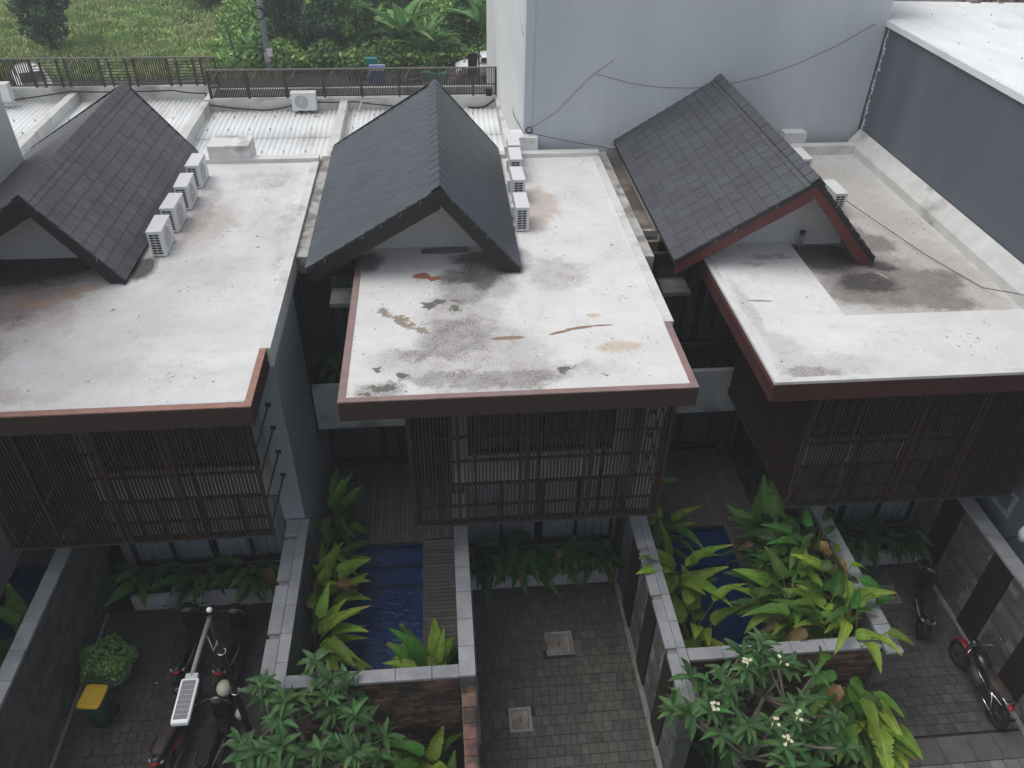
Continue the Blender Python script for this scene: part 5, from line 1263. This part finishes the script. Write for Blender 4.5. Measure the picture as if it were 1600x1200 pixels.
# ------------------------------------------------------------------ vehicles
def wheel(parent, y, rad, tyre_t=.06, spokes=5):
    w = local('wheel', MB().torus((0, y, rad), rad-tyre_t, tyre_t, 'x', 28, 8), 'black_matt', parent)
    rm = MB().torus((0, y, rad), rad-tyre_t*1.9, .014, 'x', 24, 6)
    for k in range(spokes):
        a = 2*math.pi*k/spokes; rm.tube([(0, y, rad), (0, y+(rad-tyre_t*1.9)*math.cos(a), rad+(rad-tyre_t*1.9)*math.sin(a))], .010, 5)
    rm.tube([(-.05, y, rad), (.05, y, rad)], .035, 10); local('rim', rm, 'steel_dark', w)
def scooter(label, loc, rz, seatm='black_matt', accent='silver', rear='red', group='scooters parked in the driveways', bigmirror=True):
    t = thing('scooter', label, 'scooter', (0, 0, 0), group=group)
    wheel(t, -.62, .27); wheel(t, .62, .27, .045)
    local('body', MB().loft([(-.92, 0, .76, .04, .03), (-.84, 0, .72, .10, .08), (-.62, 0, .66, .145, .13), (-.35, 0, .60, .165, .17), (-.08, 0, .50, .17, .18), (.02, 0, .40, .14, .10)], 16, 2.4), 'black_gloss', t)
    local('seat', MB().loft([(-.80, 0, .83, .06, .02), (-.74, 0, .82, .11, .045), (-.5, 0, .80, .14, .055), (-.22, 0, .77, .145, .05), (-.02, 0, .75, .11, .05), (.06, 0, .73, .05, .03)], 16, 2.6), seatm, t)
    local('floorboard', MB().loft([(-.1, 0, .31, .15, .05), (.1, 0, .30, .16, .035), (.36, 0, .33, .15, .05)], 12, 3.5), 'black_matt', t)
    local('leg_shield', MB().loft([(.28, 0, .34, .15, .05), (.55, 0, .44, .20, .04), (.80, 0, .42, .19, .045), (.95, 0, .38, .12, .04)], 14, 2.5, 'z'), 'black_gloss', t)
    local('handlebar_cover', MB().loft([(.26, 0, .99, .09, .03), (.34, 0, 1.01, .15, .055), (.44, 0, 1.0, .14, .06), (.52, 0, .96, .07, .04)], 14, 2.2), 'black_gloss', t)
    local('headlight', MB().loft([(.49, 0, .97, .10, .035), (.545, 0, .95, .06, .022)], 12, 2.2), 'silver', t)
    local('handlebar', MB().tube([(-.34, .24, 1.0), (-.15, .33, 1.03), (.15, .33, 1.03), (.34, .24, 1.0)], .013, 8), 'steel_dark', t)
    for s in (-1, 1):
        local('grip', MB().tube([(s*.24, .28, 1.015), (s*.36, .23, .998)], .02, 8), 'black_matt', t)
        mi = local('mirror', MB().tube([(s*.20, .33, 1.03), (s*.27, .34, 1.14), (s*.34, .33, 1.17)], .007, 5).loft([(.318, s*.37, 1.18, .065, .045), (.335, s*.37, 1.18, .06, .04)], 12, 2.3), 'black_matt', t)
        local('mirror_glass', MB().loft([(.311, s*.37, 1.185, .058, .038), (.3175, s*.37, 1.185, .058, .038)], 12, 2.3), 'mirror', mi)
        local('side_trim', MB().loft([(-.70, s*.142, .64, .006, .012), (-.4, s*.172, .58, .008, .03), (-.12, s*.176, .50, .008, .018)], 6, 2), accent, t)
        local('turn_signal', MB().loft([(-.88, s*.10, .72, .02, .018), (-.82, s*.12, .71, .03, .022)], 8, 2), 'silver', t)
    local('front_fender', MB().loft([(.36, 0, .44, .05, .02), (.5, 0, .56, .07, .025), (.66, 0, .575, .07, .022), (.84, 0, .50, .055, .02), (.9, 0, .42, .03, .015)], 12, 2.2), 'black_gloss', t)
    local('fork', MB().tube([(-.06, .62, .27), (-.06, .46, .72)], .02, 6).tube([(.06, .62, .27), (.06, .46, .72)], .02, 6), 'steel_dark', t)
    local('tail_light', MB().loft([(-.945, 0, .735, .045, .03), (-.90, 0, .74, .075, .04), (-.84, 0, .745, .06, .03)], 12, 2.3), rear, t)
    local('grab_rail', MB().tube([(-.10, -.5, .86), (-.12, -.78, .88), (0, -.9, .87), (.12, -.78, .88), (.10, -.5, .86)], .013, 6), 'steel_dark', t)
    local('rear_fender', MB().loft([(-1.0, 0, .42, .05, .02), (-.9, 0, .55, .07, .03), (-.8, 0, .62, .07, .03)], 8, 3), 'black_matt', t)
    local('number_plate', MB().prism([(-1.02, .46), (-.985, .56), (-.98, .558), (-1.015, .458)], -.10, .10, 'x'), 'black_matt', t)
    local('exhaust', MB().tube([(.16, -.1, .25), (.19, -.4, .28), (.2, -.85, .36)], [.03, .05, .045], 10), 'steel_dark', t)
    local('dashboard', MB().loft([(1.045, 0, .36, .07, .04), (1.055, 0, .36, .06, .035)], 12, 2.2, 'z'), 'silver', t)
    t.location = loc; t.rotation_euler = (0, 0, rz); return t
scooter('black scooter with a silver side strip, farther left of the two behind the lamp arm', (-5.42, 10.2, 0), .03)
scooter('black scooter with a blue accent and bright mirror nearest the capped wall', (-4.53, 10.1, 0), -.07)
scooter('black scooter with a brown seat and left mirror standing out beside the solar panel', (-5.20, 8.40, 0), -.16, 'seat_brown', 'red')
hsc = scooter('black scooter with a red tail light, next to the cream helmet', (-4.47, 8.15, 0), -.06)
scooter('dark scooter with white-edged mirrors in the right driveway facing the planter', (9.97, 10.05, 0), -.46, rear='steel_dark')
tag(part('helmet', MB().ball((-4.30, 8.62, 1.14), .135, .155, .13, 16, 9), 'cream'), 'cream open-face helmet resting on the handlebar of a black scooter', 'helmet')
tag(part('cloth_bag', MB().loft([(.62, -4.05, 8.35, .06, .08), (.72, -4.04, 8.36, .10, .11), (.82, -4.05, 8.34, .05, .06)], 9, 2.2, 'z'), 'ac_grey'), 'pale crumpled bag beside the cream helmet', 'bag')

def motorcycle(label, loc, rz):
    t = thing('motorcycle', label, 'motorcycle', (0, 0, 0))
    wheel(t, -.64, .30, .06, 9); wheel(t, .66, .30, .05, 9)
    local('front_fender', MB().loft([(.42, 0, .52, .035, .012), (.55, 0, .615, .065, .02), (.70, 0, .64, .07, .02), (.85, 0, .58, .06, .018), (.92, 0, .50, .03, .012)], 12, 2.2), 'dark_red', t)
    local('fuel_tank', MB().loft([(-.05, 0, .76, .07, .06), (.08, 0, .80, .13, .10), (.25, 0, .82, .145, .11), (.40, 0, .82, .08, .07)], 16, 2.3), 'black_gloss', t)
    local('seat', MB().loft([(-.72, 0, .80, .07, .03), (-.6, 0, .79, .12, .04), (-.3, 0, .78, .13, .045), (-.04, 0, .78, .09, .045)], 14, 2.6), 'seat_brown', t)
    local('engine', MB().loft([(-.12, 0, .40, .10, .10), (.02, 0, .40, .14, .15), (.2, 0, .44, .12, .14), (.3, 0, .5, .06, .08)], 12, 3), 'steel_dark', t)
    local('frame', MB().tube([(-.13, -.72, .72), (-.11, -.3, .62), (-.08, 0, .60), (-.05, .4, .78)], .014, 6).tube([(.13, -.72, .72), (.11, -.3, .62), (.08, 0, .60), (.05, .4, .78)], .014, 6)
          .tube([(-.12, -.64, .30), (-.12, -.1, .34)], .018, 6).tube([(.12, -.64, .30), (.12, -.1, .34)], .018, 6).tube([(-.13, -.62, .32), (-.12, -.42, .68)], .025, 8).tube([(.13, -.62, .32), (.12, -.42, .68)], .025, 8), 'chrome', t)
    local('fork', MB().tube([(-.09, .66, .30), (-.09, .42, .95)], .02, 8).tube([(.09, .66, .30), (.09, .42, .95)], .02, 8), 'chrome', t)
    local('handlebar', MB().tube([(-.36, .22, 1.02), (-.2, .34, 1.04), (0, .38, .98), (.2, .34, 1.04), (.36, .22, 1.02)], .013, 8), 'chrome', t)
    local('headlight', MB().loft([(.42, 0, .88, .08, .08), (.52, 0, .88, .095, .095), (.55, 0, .88, .085, .085)], 14, 2), 'black_gloss', t)
    local('exhaust', MB().tube([(.12, .15, .30), (.16, -.2, .22), (.17, -.75, .32)], [.022, .035, .04], 9), 'chrome', t)
    local('tail_light', MB().loft([(-.84, 0, .70, .04, .03), (-.76, 0, .74, .05, .03)], 8, 2.2), 'red', t)
    local('grab_rail', MB().tube([(-.12, -.5, .84), (-.13, -.78, .86), (.13, -.78, .86), (.12, -.5, .84)], .012, 6), 'chrome', t)
    for s in (-1, 1):
        mi = local('mirror', MB().tube([(s*.2, .33, 1.04), (s*.30, .33, 1.17)], .007, 5).ball((s*.33, .33, 1.2), .055, .015, .04, 12, 7), 'black_matt', t)
        local('mirror_glass', MB().ball((s*.33, .318, 1.203), .047, .010, .034, 12, 7), 'mirror', mi)
    local('number_plate', bx(-.10, .10, -.93, -.92, .46, .56), 'black_matt', t)
    t.location = loc; t.rotation_euler = (0, 0, rz); return t
motorcycle('black motorcycle with red front mudguard and brown seat leaning by the banded stone wall', (10.15, 8.12, 0), .03)

# ------------------------------------------------------------------ wheelie bin
bn = thing('wheelie_bin', 'dark green wheelie bin with a yellow lid beside the left stone wall', 'bin', (0, 0, 0))
local('body', MB().loft([(.04, 0, 0, .19, .22), (.5, 0, 0, .22, .26), (.93, 0, 0, .24, .29)], 20, 7, 'z'), 'bin_green', bn)
local('rim', MB().loft([(.90, 0, 0, .26, .31), (.945, 0, 0, .26, .31)], 20, 7, 'z'), 'bin_green', bn)
ld = local('lid', MB().loft([(.948, 0, -.01, .27, .32), (.985, 0, -.01, .265, .315), (1.01, 0, -.01, .22, .27)], 20, 7, 'z'), 'yellow', bn)
local('lid_ridge', MB().box(-.17, .17, -.24, -.215, 1.008, 1.022).box(-.17, .17, .19, .215, 1.008, 1.022), 'yellow', ld)
local('handle', MB().tube([(-.2, .32, .95), (-.2, .37, .98), (.2, .37, .98), (.2, .32, .95)], .015, 8), 'bin_green', bn)
for s in (-1, 1): local('wheel', MB().tube([(s*.17, .24, .10), (s*.22, .24, .10)], .10, 16), 'black_matt', bn)
bn.scale = (.80, .78, .86); bn.location = (-6.76, 8.84, 0); bn.rotation_euler = (0, 0, -.12)

# ------------------------------------------------------------------ solar street lamp
sl = thing('solar_street_lamp', 'black pole lamp with a white-framed solar panel over the parked scooters', 'street lamp', (-3.85, 8.05, 0))
part('pole', MB().tube([(-3.85, 8.05, 0), (-3.85, 8.05, 3.2), (-3.86, 8.05, 3.95)], [.055, .05, .045], 12), 'pole_black', sl)
part('clamp', MB().torus((-3.85, 8.05, 3.05), .065, .012, 'z', 18, 6).torus((-3.85, 8.05, 1.9), .068, .012, 'z', 18, 6), 'chrome', sl)
part('arm', MB().tube([(-3.86, 8.02, 3.93), (-3.87, 7.5, 3.98), (-3.87, 6.98, 4.02)], .035, 12), 'arm_grey', sl)
part('sensor_ball', MB().ball((-3.86, 8.14, 4.02), .045, .045, .045, 14, 8), 'white_plain', sl)
part('cable', MB().tube([(-3.84, 7.75, 3.9), (-3.80, 7.7, 3.78), (-3.75, 7.6, 3.72), (-3.74, 7.75, 3.7), (-3.78, 7.85, 3.5), (-3.83, 7.98, 3.45)], .010, 6), 'cable_white', sl)
part('bracket', MB().box(-3.95, -3.78, 6.92, 7.02, 3.99, 4.05), 'silver', sl)
hd = part('lamp_head', MB().loft([(6.24, -3.87, 4.03, .115, .03), (6.30, -3.87, 4.03, .125, .035), (6.90, -3.87, 4.03, .125, .035), (6.93, -3.87, 4.03, .12, .03)], 16, 6), 'white_plain', sl)
cells = []
cme = bx(-.0172, .0172, -.0345, .0345, 0, .003).mesh('cell', 'panel_cell')
for i in range(5):
    for j in range(8): piece('cell', cme, hd, (-3.87-.076+i*.038, 6.335+j*.075, 4.066))

# ------------------------------------------------------------------ small wall fittings at the right
wl_ = thing('wall_lamp', 'small white lamp on the blue wall at the right edge with a cable below', 'lamp', (11.2, 9.9, 2.6))
part('body', MB().loft([(2.45, 11.2, 9.85, .05, .08), (2.6, 11.19, 9.85, .07, .12), (2.75, 11.2, 9.85, .05, .09)], 12, 2.4, 'z'), 'white_plain', wl_)
part('cable', MB().tube([(11.24, 9.95, 2.45), (11.24, 10.3, 1.9), (11.24, 10.6, 1.2)], .010, 5), 'cable', wl_)

# ------------------------------------------------------------------ street, field and trees behind
structure('street', bx(-60, 40, 40.5, 49.4, -.049, .01), 'asphalt')
structure('far_yard', bx(-17, 11, 30, 40.49, -.049, .012), 'dirt')
structure('dirt_patch', MB().prism([(-20.5, 66), (-17.5, 64.5), (-16.6, 69), (-20.2, 71)], -.045, .0, 'z'), 'dirt')
nr = np.random.default_rng(3)
def leaf_cloud(n, centre_fn, size, flat=.0):
    """n random small quads; returns verts, faces arrays"""
    c = centre_fn(n); n = len(c)
    a = nr.normal(size=(n, 3)); a /= np.linalg.norm(a, axis=1)[:, None]; b = nr.normal(size=(n, 3)); b -= (b*a).sum(1)[:, None]*a; b /= np.linalg.norm(b, axis=1)[:, None]
    s = (size*nr.uniform(.6, 1.4, n))[:, None]
    v = np.stack([c-a*s, c+b*s*.55, c+a*s, c-b*s*.55], 1).reshape(-1, 3)
    return v
def cloud_obj(name, v, m, parent=None, kind=None):
    w = org(parent) if parent is not None else Vector((0, 0, 0)); v = v-np.array([w.x, w.y, w.z])
    n = len(v)//4; me = bpy.data.meshes.new(name); me.vertices.add(len(v)); me.vertices.foreach_set('co', v.astype(np.float32).ravel())
    me.loops.add(4*n); me.loops.foreach_set('vertex_index', np.arange(4*n, dtype=np.int32)); me.polygons.add(n)
    me.polygons.foreach_set('loop_start', np.arange(0, 4*n, 4, dtype=np.int32)); me.polygons.foreach_set('loop_total', np.full(n, 4, np.int32))
    me.materials.append(M[m]); me.update(calc_edges=True)
    o = link(name, me, parent)
    if kind: o['kind'] = kind
    return o
def clumps(cx, cy, cz, rx, ry, rz, k, cr):
    d = nr.normal(size=(k, 3)); d /= np.linalg.norm(d, axis=1)[:, None]; q = nr.uniform(.45, 1, k)[:, None]**.6
    c = np.array([cx, cy, cz])+d*q*np.array([rx, ry, rz]); cr = cr*nr.uniform(.6, 1.3, k)
    def fn(n):
        i = nr.integers(0, k, n); u = nr.normal(size=(n, 3)); u /= np.linalg.norm(u, axis=1)[:, None]
        return c[i]+u*(cr[i]*nr.uniform(.6, 1.05, n))[:, None]*np.array([1, 1, .75])
    return fn
def tree(x, y, h, rx, ry, label, m='tree_a', n=6000, size=.16, trunk_h=None, k=34, cr=.7, name='tree', squash=.5):
    t = thing(name, label, 'tree', (x, y, 0)); th = trunk_h if trunk_h is not None else h*.35
    rz = (h-th)*squash; cz = th+rz
    tm = MB().tube([(x, y, -.05), (x+.1, y, th*.6), (x, y+.1, cz)], [.22, .17, .08], 8)
    for i in range(5):
        a = i*1.3; tm.tube([(x+.05, y, th*.8), (x+math.cos(a)*rx*.35, y+math.sin(a)*ry*.35, cz-rz*.2), (x+math.cos(a)*rx*.7, y+math.sin(a)*ry*.7, cz+rz*.3)], [.09, .06, .02], 6)
    part('trunk', tm, 'bark', t)
    cloud_obj('crown', leaf_cloud(n, clumps(x, y, cz, rx, ry, rz, k, cr), size), m, t); return t
T = tree
T(-23.6, 54.5, 7.5, 1.3, 1.3, 'dark vine-covered tree trunk standing alone in the grass field at the left', 'tree_c', 12000, .12, .1, 60, .6, squash=.5)
T(-9.2, 52.5, 7.2, 1.2, 1.4, 'tall slender vine-clad tree right beside the concrete power pole', 'tree_c', 8000, .12, .3, 30, .6)
T(-15.4, 66, 5.0, 3.0, 2.0, 'dark bushy tree at the far edge of the field, upper left of the power pole', 'tree_a', 9000, .15, .3, 40, .9)
T(-11.2, 63, 5.5, 2.4, 2.2, 'bushy green tree behind the power pole', 'tree_b', 8000, .15, .3, 36, .8)
T(-7.0, 55.5, 6.8, 2.1, 1.8, 'yellow-green feathery tree just right of the power pole', 'tree_b', 11000, .12, .4, 46, .7)
T(-4.8, 51.6, 4.2, 1.3, 1.1, 'dark shrub tree behind the middle railing, left of the banana plants', 'tree_a', 6000, .12, .3, 26, .55)
T(-6.6, 51.2, 3.6, 1.2, 1.0, 'low dark tree behind the railing beside the power pole', 'tree_c', 6000, .12, .2, 26, .5)
T(-3.0, 60, 7.0, 3.0, 2.4, 'broad vine-hung tree behind the first banana plants', 'tree_a', 11000, .15, .3, 50, .9)
T(0.8, 61, 7.5, 2.8, 2.4, 'rounded vine-covered tree in the middle of the jungle edge', 'tree_b', 12000, .14, .2, 50, .85)
T(4.6, 62, 7.0, 2.8, 2.4, 'dark tree beside the tower at the top of the picture', 'tree_a', 10000, .15, .2, 44, .9)
T(-8.0, 68, 8.5, 3.4, 2.6, 'large dark tree at the back of the jungle, left part', 'tree_a', 9000, .18, .2, 44, 1.1)
T(-1.0, 70, 9.0, 3.6, 2.6, 'large dark tree at the back of the jungle, middle part', 'tree_a', 9000, .18, .2, 44, 1.1)
T(6.0, 70, 9.0, 3.4, 2.6, 'large dark tree at the back of the jungle, next to the tower', 'tree_c', 9000, .18, .2, 44, 1.1)
T(1.6, 52.8, 3.4, 1.3, 1.0, 'fern-like dark shrub under the banana plants', 'tree_a', 5000, .12, .1, 24, .5)
T(4.4, 51.2, 2.2, 1.1, .8, 'pale twiggy bush over the white car', 'tree_b', 3500, .11, .1, 18, .4)
# undergrowth mass and grass field
def fn_under(n):
    x = nr.uniform(-13.5, 9, n); y = nr.uniform(49.2, 74, n); hgt = (.5+1.1*(np.sin(x*.9+1)*np.sin(y*.7)+1)/2+(y-49)*.11)
    keep = (x > -13+ (y-49)*-.15)
    return np.stack([x, y, nr.uniform(.0, 1, n)**.5*hgt], 1)[keep]
cloud_obj('undergrowth', leaf_cloud(60000, fn_under, .15), 'tree_b', kind='stuff')
def fn_dark(n):
    x = nr.uniform(-10.5, 7, n); y = nr.uniform(49.3, 53, n)
    return np.stack([x, y, nr.uniform(.0, 1, n)*(1.2+.7*np.sin(x*1.7))], 1)
cloud_obj('shrub_row', leaf_cloud(16000, fn_dark, .13), 'tree_a', kind='stuff')
def grass(n, x0, x1, y0, y1, hh, name, mname):
    x = nr.uniform(x0, x1, n); y = nr.uniform(y0, y1, n)
    clump = np.sin(x*1.3+np.sin(y*.8)*2)*np.sin(y*1.1+np.sin(x*.6)*2)
    h = hh*(.6+.5*clump+nr.uniform(-.2, .3, n)); h = np.maximum(h, .06)
    a = nr.uniform(0, 6.28, n); w = .03+.03*nr.random(n)
    dx = np.cos(a)*w; dy = np.sin(a)*w; lx = nr.normal(0, .18, n); ly = nr.normal(0, .18, n)
    z0 = np.full(n, -.05)
    v = np.stack([np.stack([x-dx, y-dy, z0], 1), np.stack([x+dx, y+dy, z0], 1), np.stack([x+dx*.7+lx, y+dy*.7+ly, h], 1), np.stack([x-dx*.7+lx, y-dy*.7+ly, h], 1)], 1).reshape(-1, 3)
    return cloud_obj(name, v, mname, kind='stuff')
grass(150000, -52, -9, 48.5, 90, .42, 'field_grass', 'grass_blade')
# fence slabs at the near edge of the field
# banana plants
def banana(x, y, h, label, n, ln, seed):
    r = random.Random(seed); t = thing('banana_plant', label, 'banana plant', (x, y, 0), group='banana plants at the jungle edge')
    part('stem', MB().tube([(x, y, -.05), (x, y, h*.5), (x+.05, y, h)], [.13, .11, .07], 9), 'stem', t)
    for i in range(n):
        az = i*2.4+r.uniform(-.3, .3); e = r.uniform(.35, 1.3)
        o = piece('leaf', r.choice(LEAF['banana'] if r.random() < .5 else LEAF['banana_torn']), t, (x+.05, y, h-.1), scale=(ln*r.uniform(.8, 1.15), ln*.75, ln)); orient(o, (math.cos(az)*math.cos(e), math.sin(az)*math.cos(e), math.sin(e)))
for x, y, h, lab, n, ln, s in ((-1.9, 50.6, 1.7, 'banana plant left of the middle, its long blade reaching up', 14, 2.9, 1), (-0.7, 49.9, 1.1, 'banana plant in the middle, just behind the middle gable ridge', 14, 2.4, 2),
                               (3.0, 50.8, 1.9, 'tall banana plant next to the tower', 14, 2.9, 3), (-3.6, 51.9, 2.0, 'banana plant half hidden beside the dark shrub tree', 7, 2.0, 4),
                               (-9.9, 55.0, 2.6, 'young banana plant behind the power pole', 6, 1.9, 5), (1.6, 53.0, 3.2, 'banana plant with upright young leaves beside the tower top', 6, 2.2, 6),
                               (-11.0, 50.8, 1.0, 'low banana plant at the field edge left of the power pole', 6, 1.6, 7)):
    banana(x, y, h, lab, n, ln, s)
# poles
pp = thing('power_pole', 'pale concrete power pole with coiled cable behind the railing', 'pole', (-9.5, 48.8, 0))
part('shaft', MB().tube([(-9.5, 48.8, 0), (-9.5, 48.8, 8.5)], [.17, .12], 12), 'concrete_pole', pp)
part('cable_coil', MB().torus((-9.62, 48.6, 3.5), .33, .035, 'y', 22, 6).torus((-9.59, 48.62, 3.45), .28, .03, 'y', 22, 6), 'cable', pp)
part('meter_box', bx(-9.5, -9.2, 48.55, 48.68, 1.2, 1.6), 'white_plain', pp)
part('notice', bx(-9.68, -9.35, 48.6, 48.615, .9, 1.4), 'ac_grey', pp)
tag(part('thin_pole', MB().tube([(-11.55, 50.4, 0), (-12.0, 50.6, 2.6)], .06, 8), 'steel_dark'), 'thin dark leaning post in the field behind the railing corner', 'post')
# things on the street seen through the railing
def car(x, y, rz, label, m='car_white'):
    t = thing('parked_car', label, 'car', (0, 0, 0))
    local('body', MB().loft([(-2.0, 0, .62, .72, .22), (-1.9, 0, .62, .80, .32), (-1.0, 0, .66, .84, .36), (.6, 0, .66, .84, .36), (1.6, 0, .60, .80, .30), (1.95, 0, .55, .70, .2)], 20, 4), m, t)
    local('cabin', MB().loft([(-1.85, 0, .98, .60, .05), (-1.4, 0, 1.18, .66, .28), (-.2, 0, 1.2, .68, .30), (.5, 0, 1.15, .66, .26), (1.0, 0, .95, .60, .05)], 16, 3.5), m, t)
    local('windscreen', MB().poly([(-.55, .58, 1.38), (.55, .58, 1.38), (.6, 1.08, 1.0), (-.6, 1.08, 1.0)]) or MB(), 'dark', t) if False else None
    w = MB(); w.poly([(-.56, .50, 1.40), (.56, .50, 1.40), (.60, 1.06, 1.02), (-.60, 1.06, 1.02)]); w.poly([(-.56, -1.5, 1.44), (.56, -1.5, 1.44), (.58, -1.93, 1.05), (-.58, -1.93, 1.05)])
    local('windscreen', w, 'dark', t)
    for s in (-1, 1):
        local('side_window', MB().box(s*.655-.03, s*.655+.03, -1.3, .5, 1.08, 1.34), 'dark', t)
        for yy in (-1.25, 1.2): local('wheel', MB().tube([(s*.70, yy, .31), (s*.86, yy, .31)], .31, 18), 'black_matt', t)
        local('headlight', MB().ball((s*.6, 1.86, .66), .14, .08, .08, 8, 6), 'silver', t)
    t.location = (x, y, .01); t.rotation_euler = (0, 0, rz); return t
car(3.1, 48.0, math.pi/2, 'white car parked on the street behind the railing beside the tower')
car(-21.8, 46.6, .5, 'white car parked beyond the louvred railing at the far left')
sc2 = scooter('red-brown scooter parked on the street behind the railing, left of the blue cart', (-4.1, 47.0, .01), 1.2, accent='red', rear='red', group='scooters parked behind the railing')
sc3 = scooter('dark scooter on the street behind the railing, right of the blue cart', (-1.6, 46.4, .01), 1.4, group='scooters parked behind the railing')
ct = thing('blue_cart', 'blue and teal handcart with white edges on the street behind the railing', 'cart', (-3.2, 46.4, 0))
part('box', bx(-3.65, -2.85, 46.0, 46.7, .35, 1.15), 'blue_print', ct)
part('rim', MB().box(-3.7, -2.8, 45.95, 46.0, 1.1, 1.22).box(-3.7, -2.8, 46.7, 46.75, 1.1, 1.22), 'white_plain', ct)
part('upper_box', bx(-3.85, -3.25, 47.0, 47.4, .9, 1.45), 'teal', ct)
part('mast', MB().tube([(-3.5, 46.8, .4), (-3.55, 47.1, .9)], .05, 6), 'white_plain', ct)
for q in (-3.6, -2.9): part('wheel', MB().tube([(q-.04, 46.4, .3), (q+.04, 46.4, .3)], .3, 16), 'black_matt', ct)
for q, (x, w, hh) in enumerate(((-.75, .42, .55), (-.25, .5, .45), (.3, .4, .5))):
    cr_ = thing('plastic_crate', ('green plastic crate at the left of the three behind the middle gable ridge', 'green plastic crate in the middle of the three behind the middle gable ridge', 'green plastic crate at the right of the three behind the middle gable ridge')[q], 'crate', (x+w/2, 47.6, 0), group='green crates on the street')
    part('box', bx(x, x+w, 47.4, 47.8, .01, hh), 'green_crate', cr_); part('rim', MB().box(x-.02, x+w+.02, 47.37, 47.40, hh-.08, hh+.01).box(x-.02, x+w+.02, 47.8, 47.83, hh-.08, hh+.01), 'green_crate', cr_)
rp_ = MB()
for i in range(900):
    x = .6+nr.random()*2.0; y = 46.2+nr.random()*2.6; q = .05+.09*nr.random(); z = nr.random()*.9*max(0, 1-abs(x-1.6)/1.1); rp_.box(x, x+q, y, y+q, z, z+q)
structure('rubble_heap', rp_, 'rubble', 'stuff')
pb = thing('road_barrier', 'black pale-legged barrier board beside the white car behind the railing', 'barrier', (2.2, 46.3, 0))
part('board', bx(1.8, 2.3, 46.2, 46.3, .7, 1.9), 'black_matt', pb); part('leg', MB().tube([(1.85, 46.25, 0), (1.9, 46.25, .7)], .03, 6).tube([(2.4, 46.25, 0), (2.4, 46.25, 2.0)], .05, 8), 'steel_dark', pb)
bpy.context.view_layer.update()
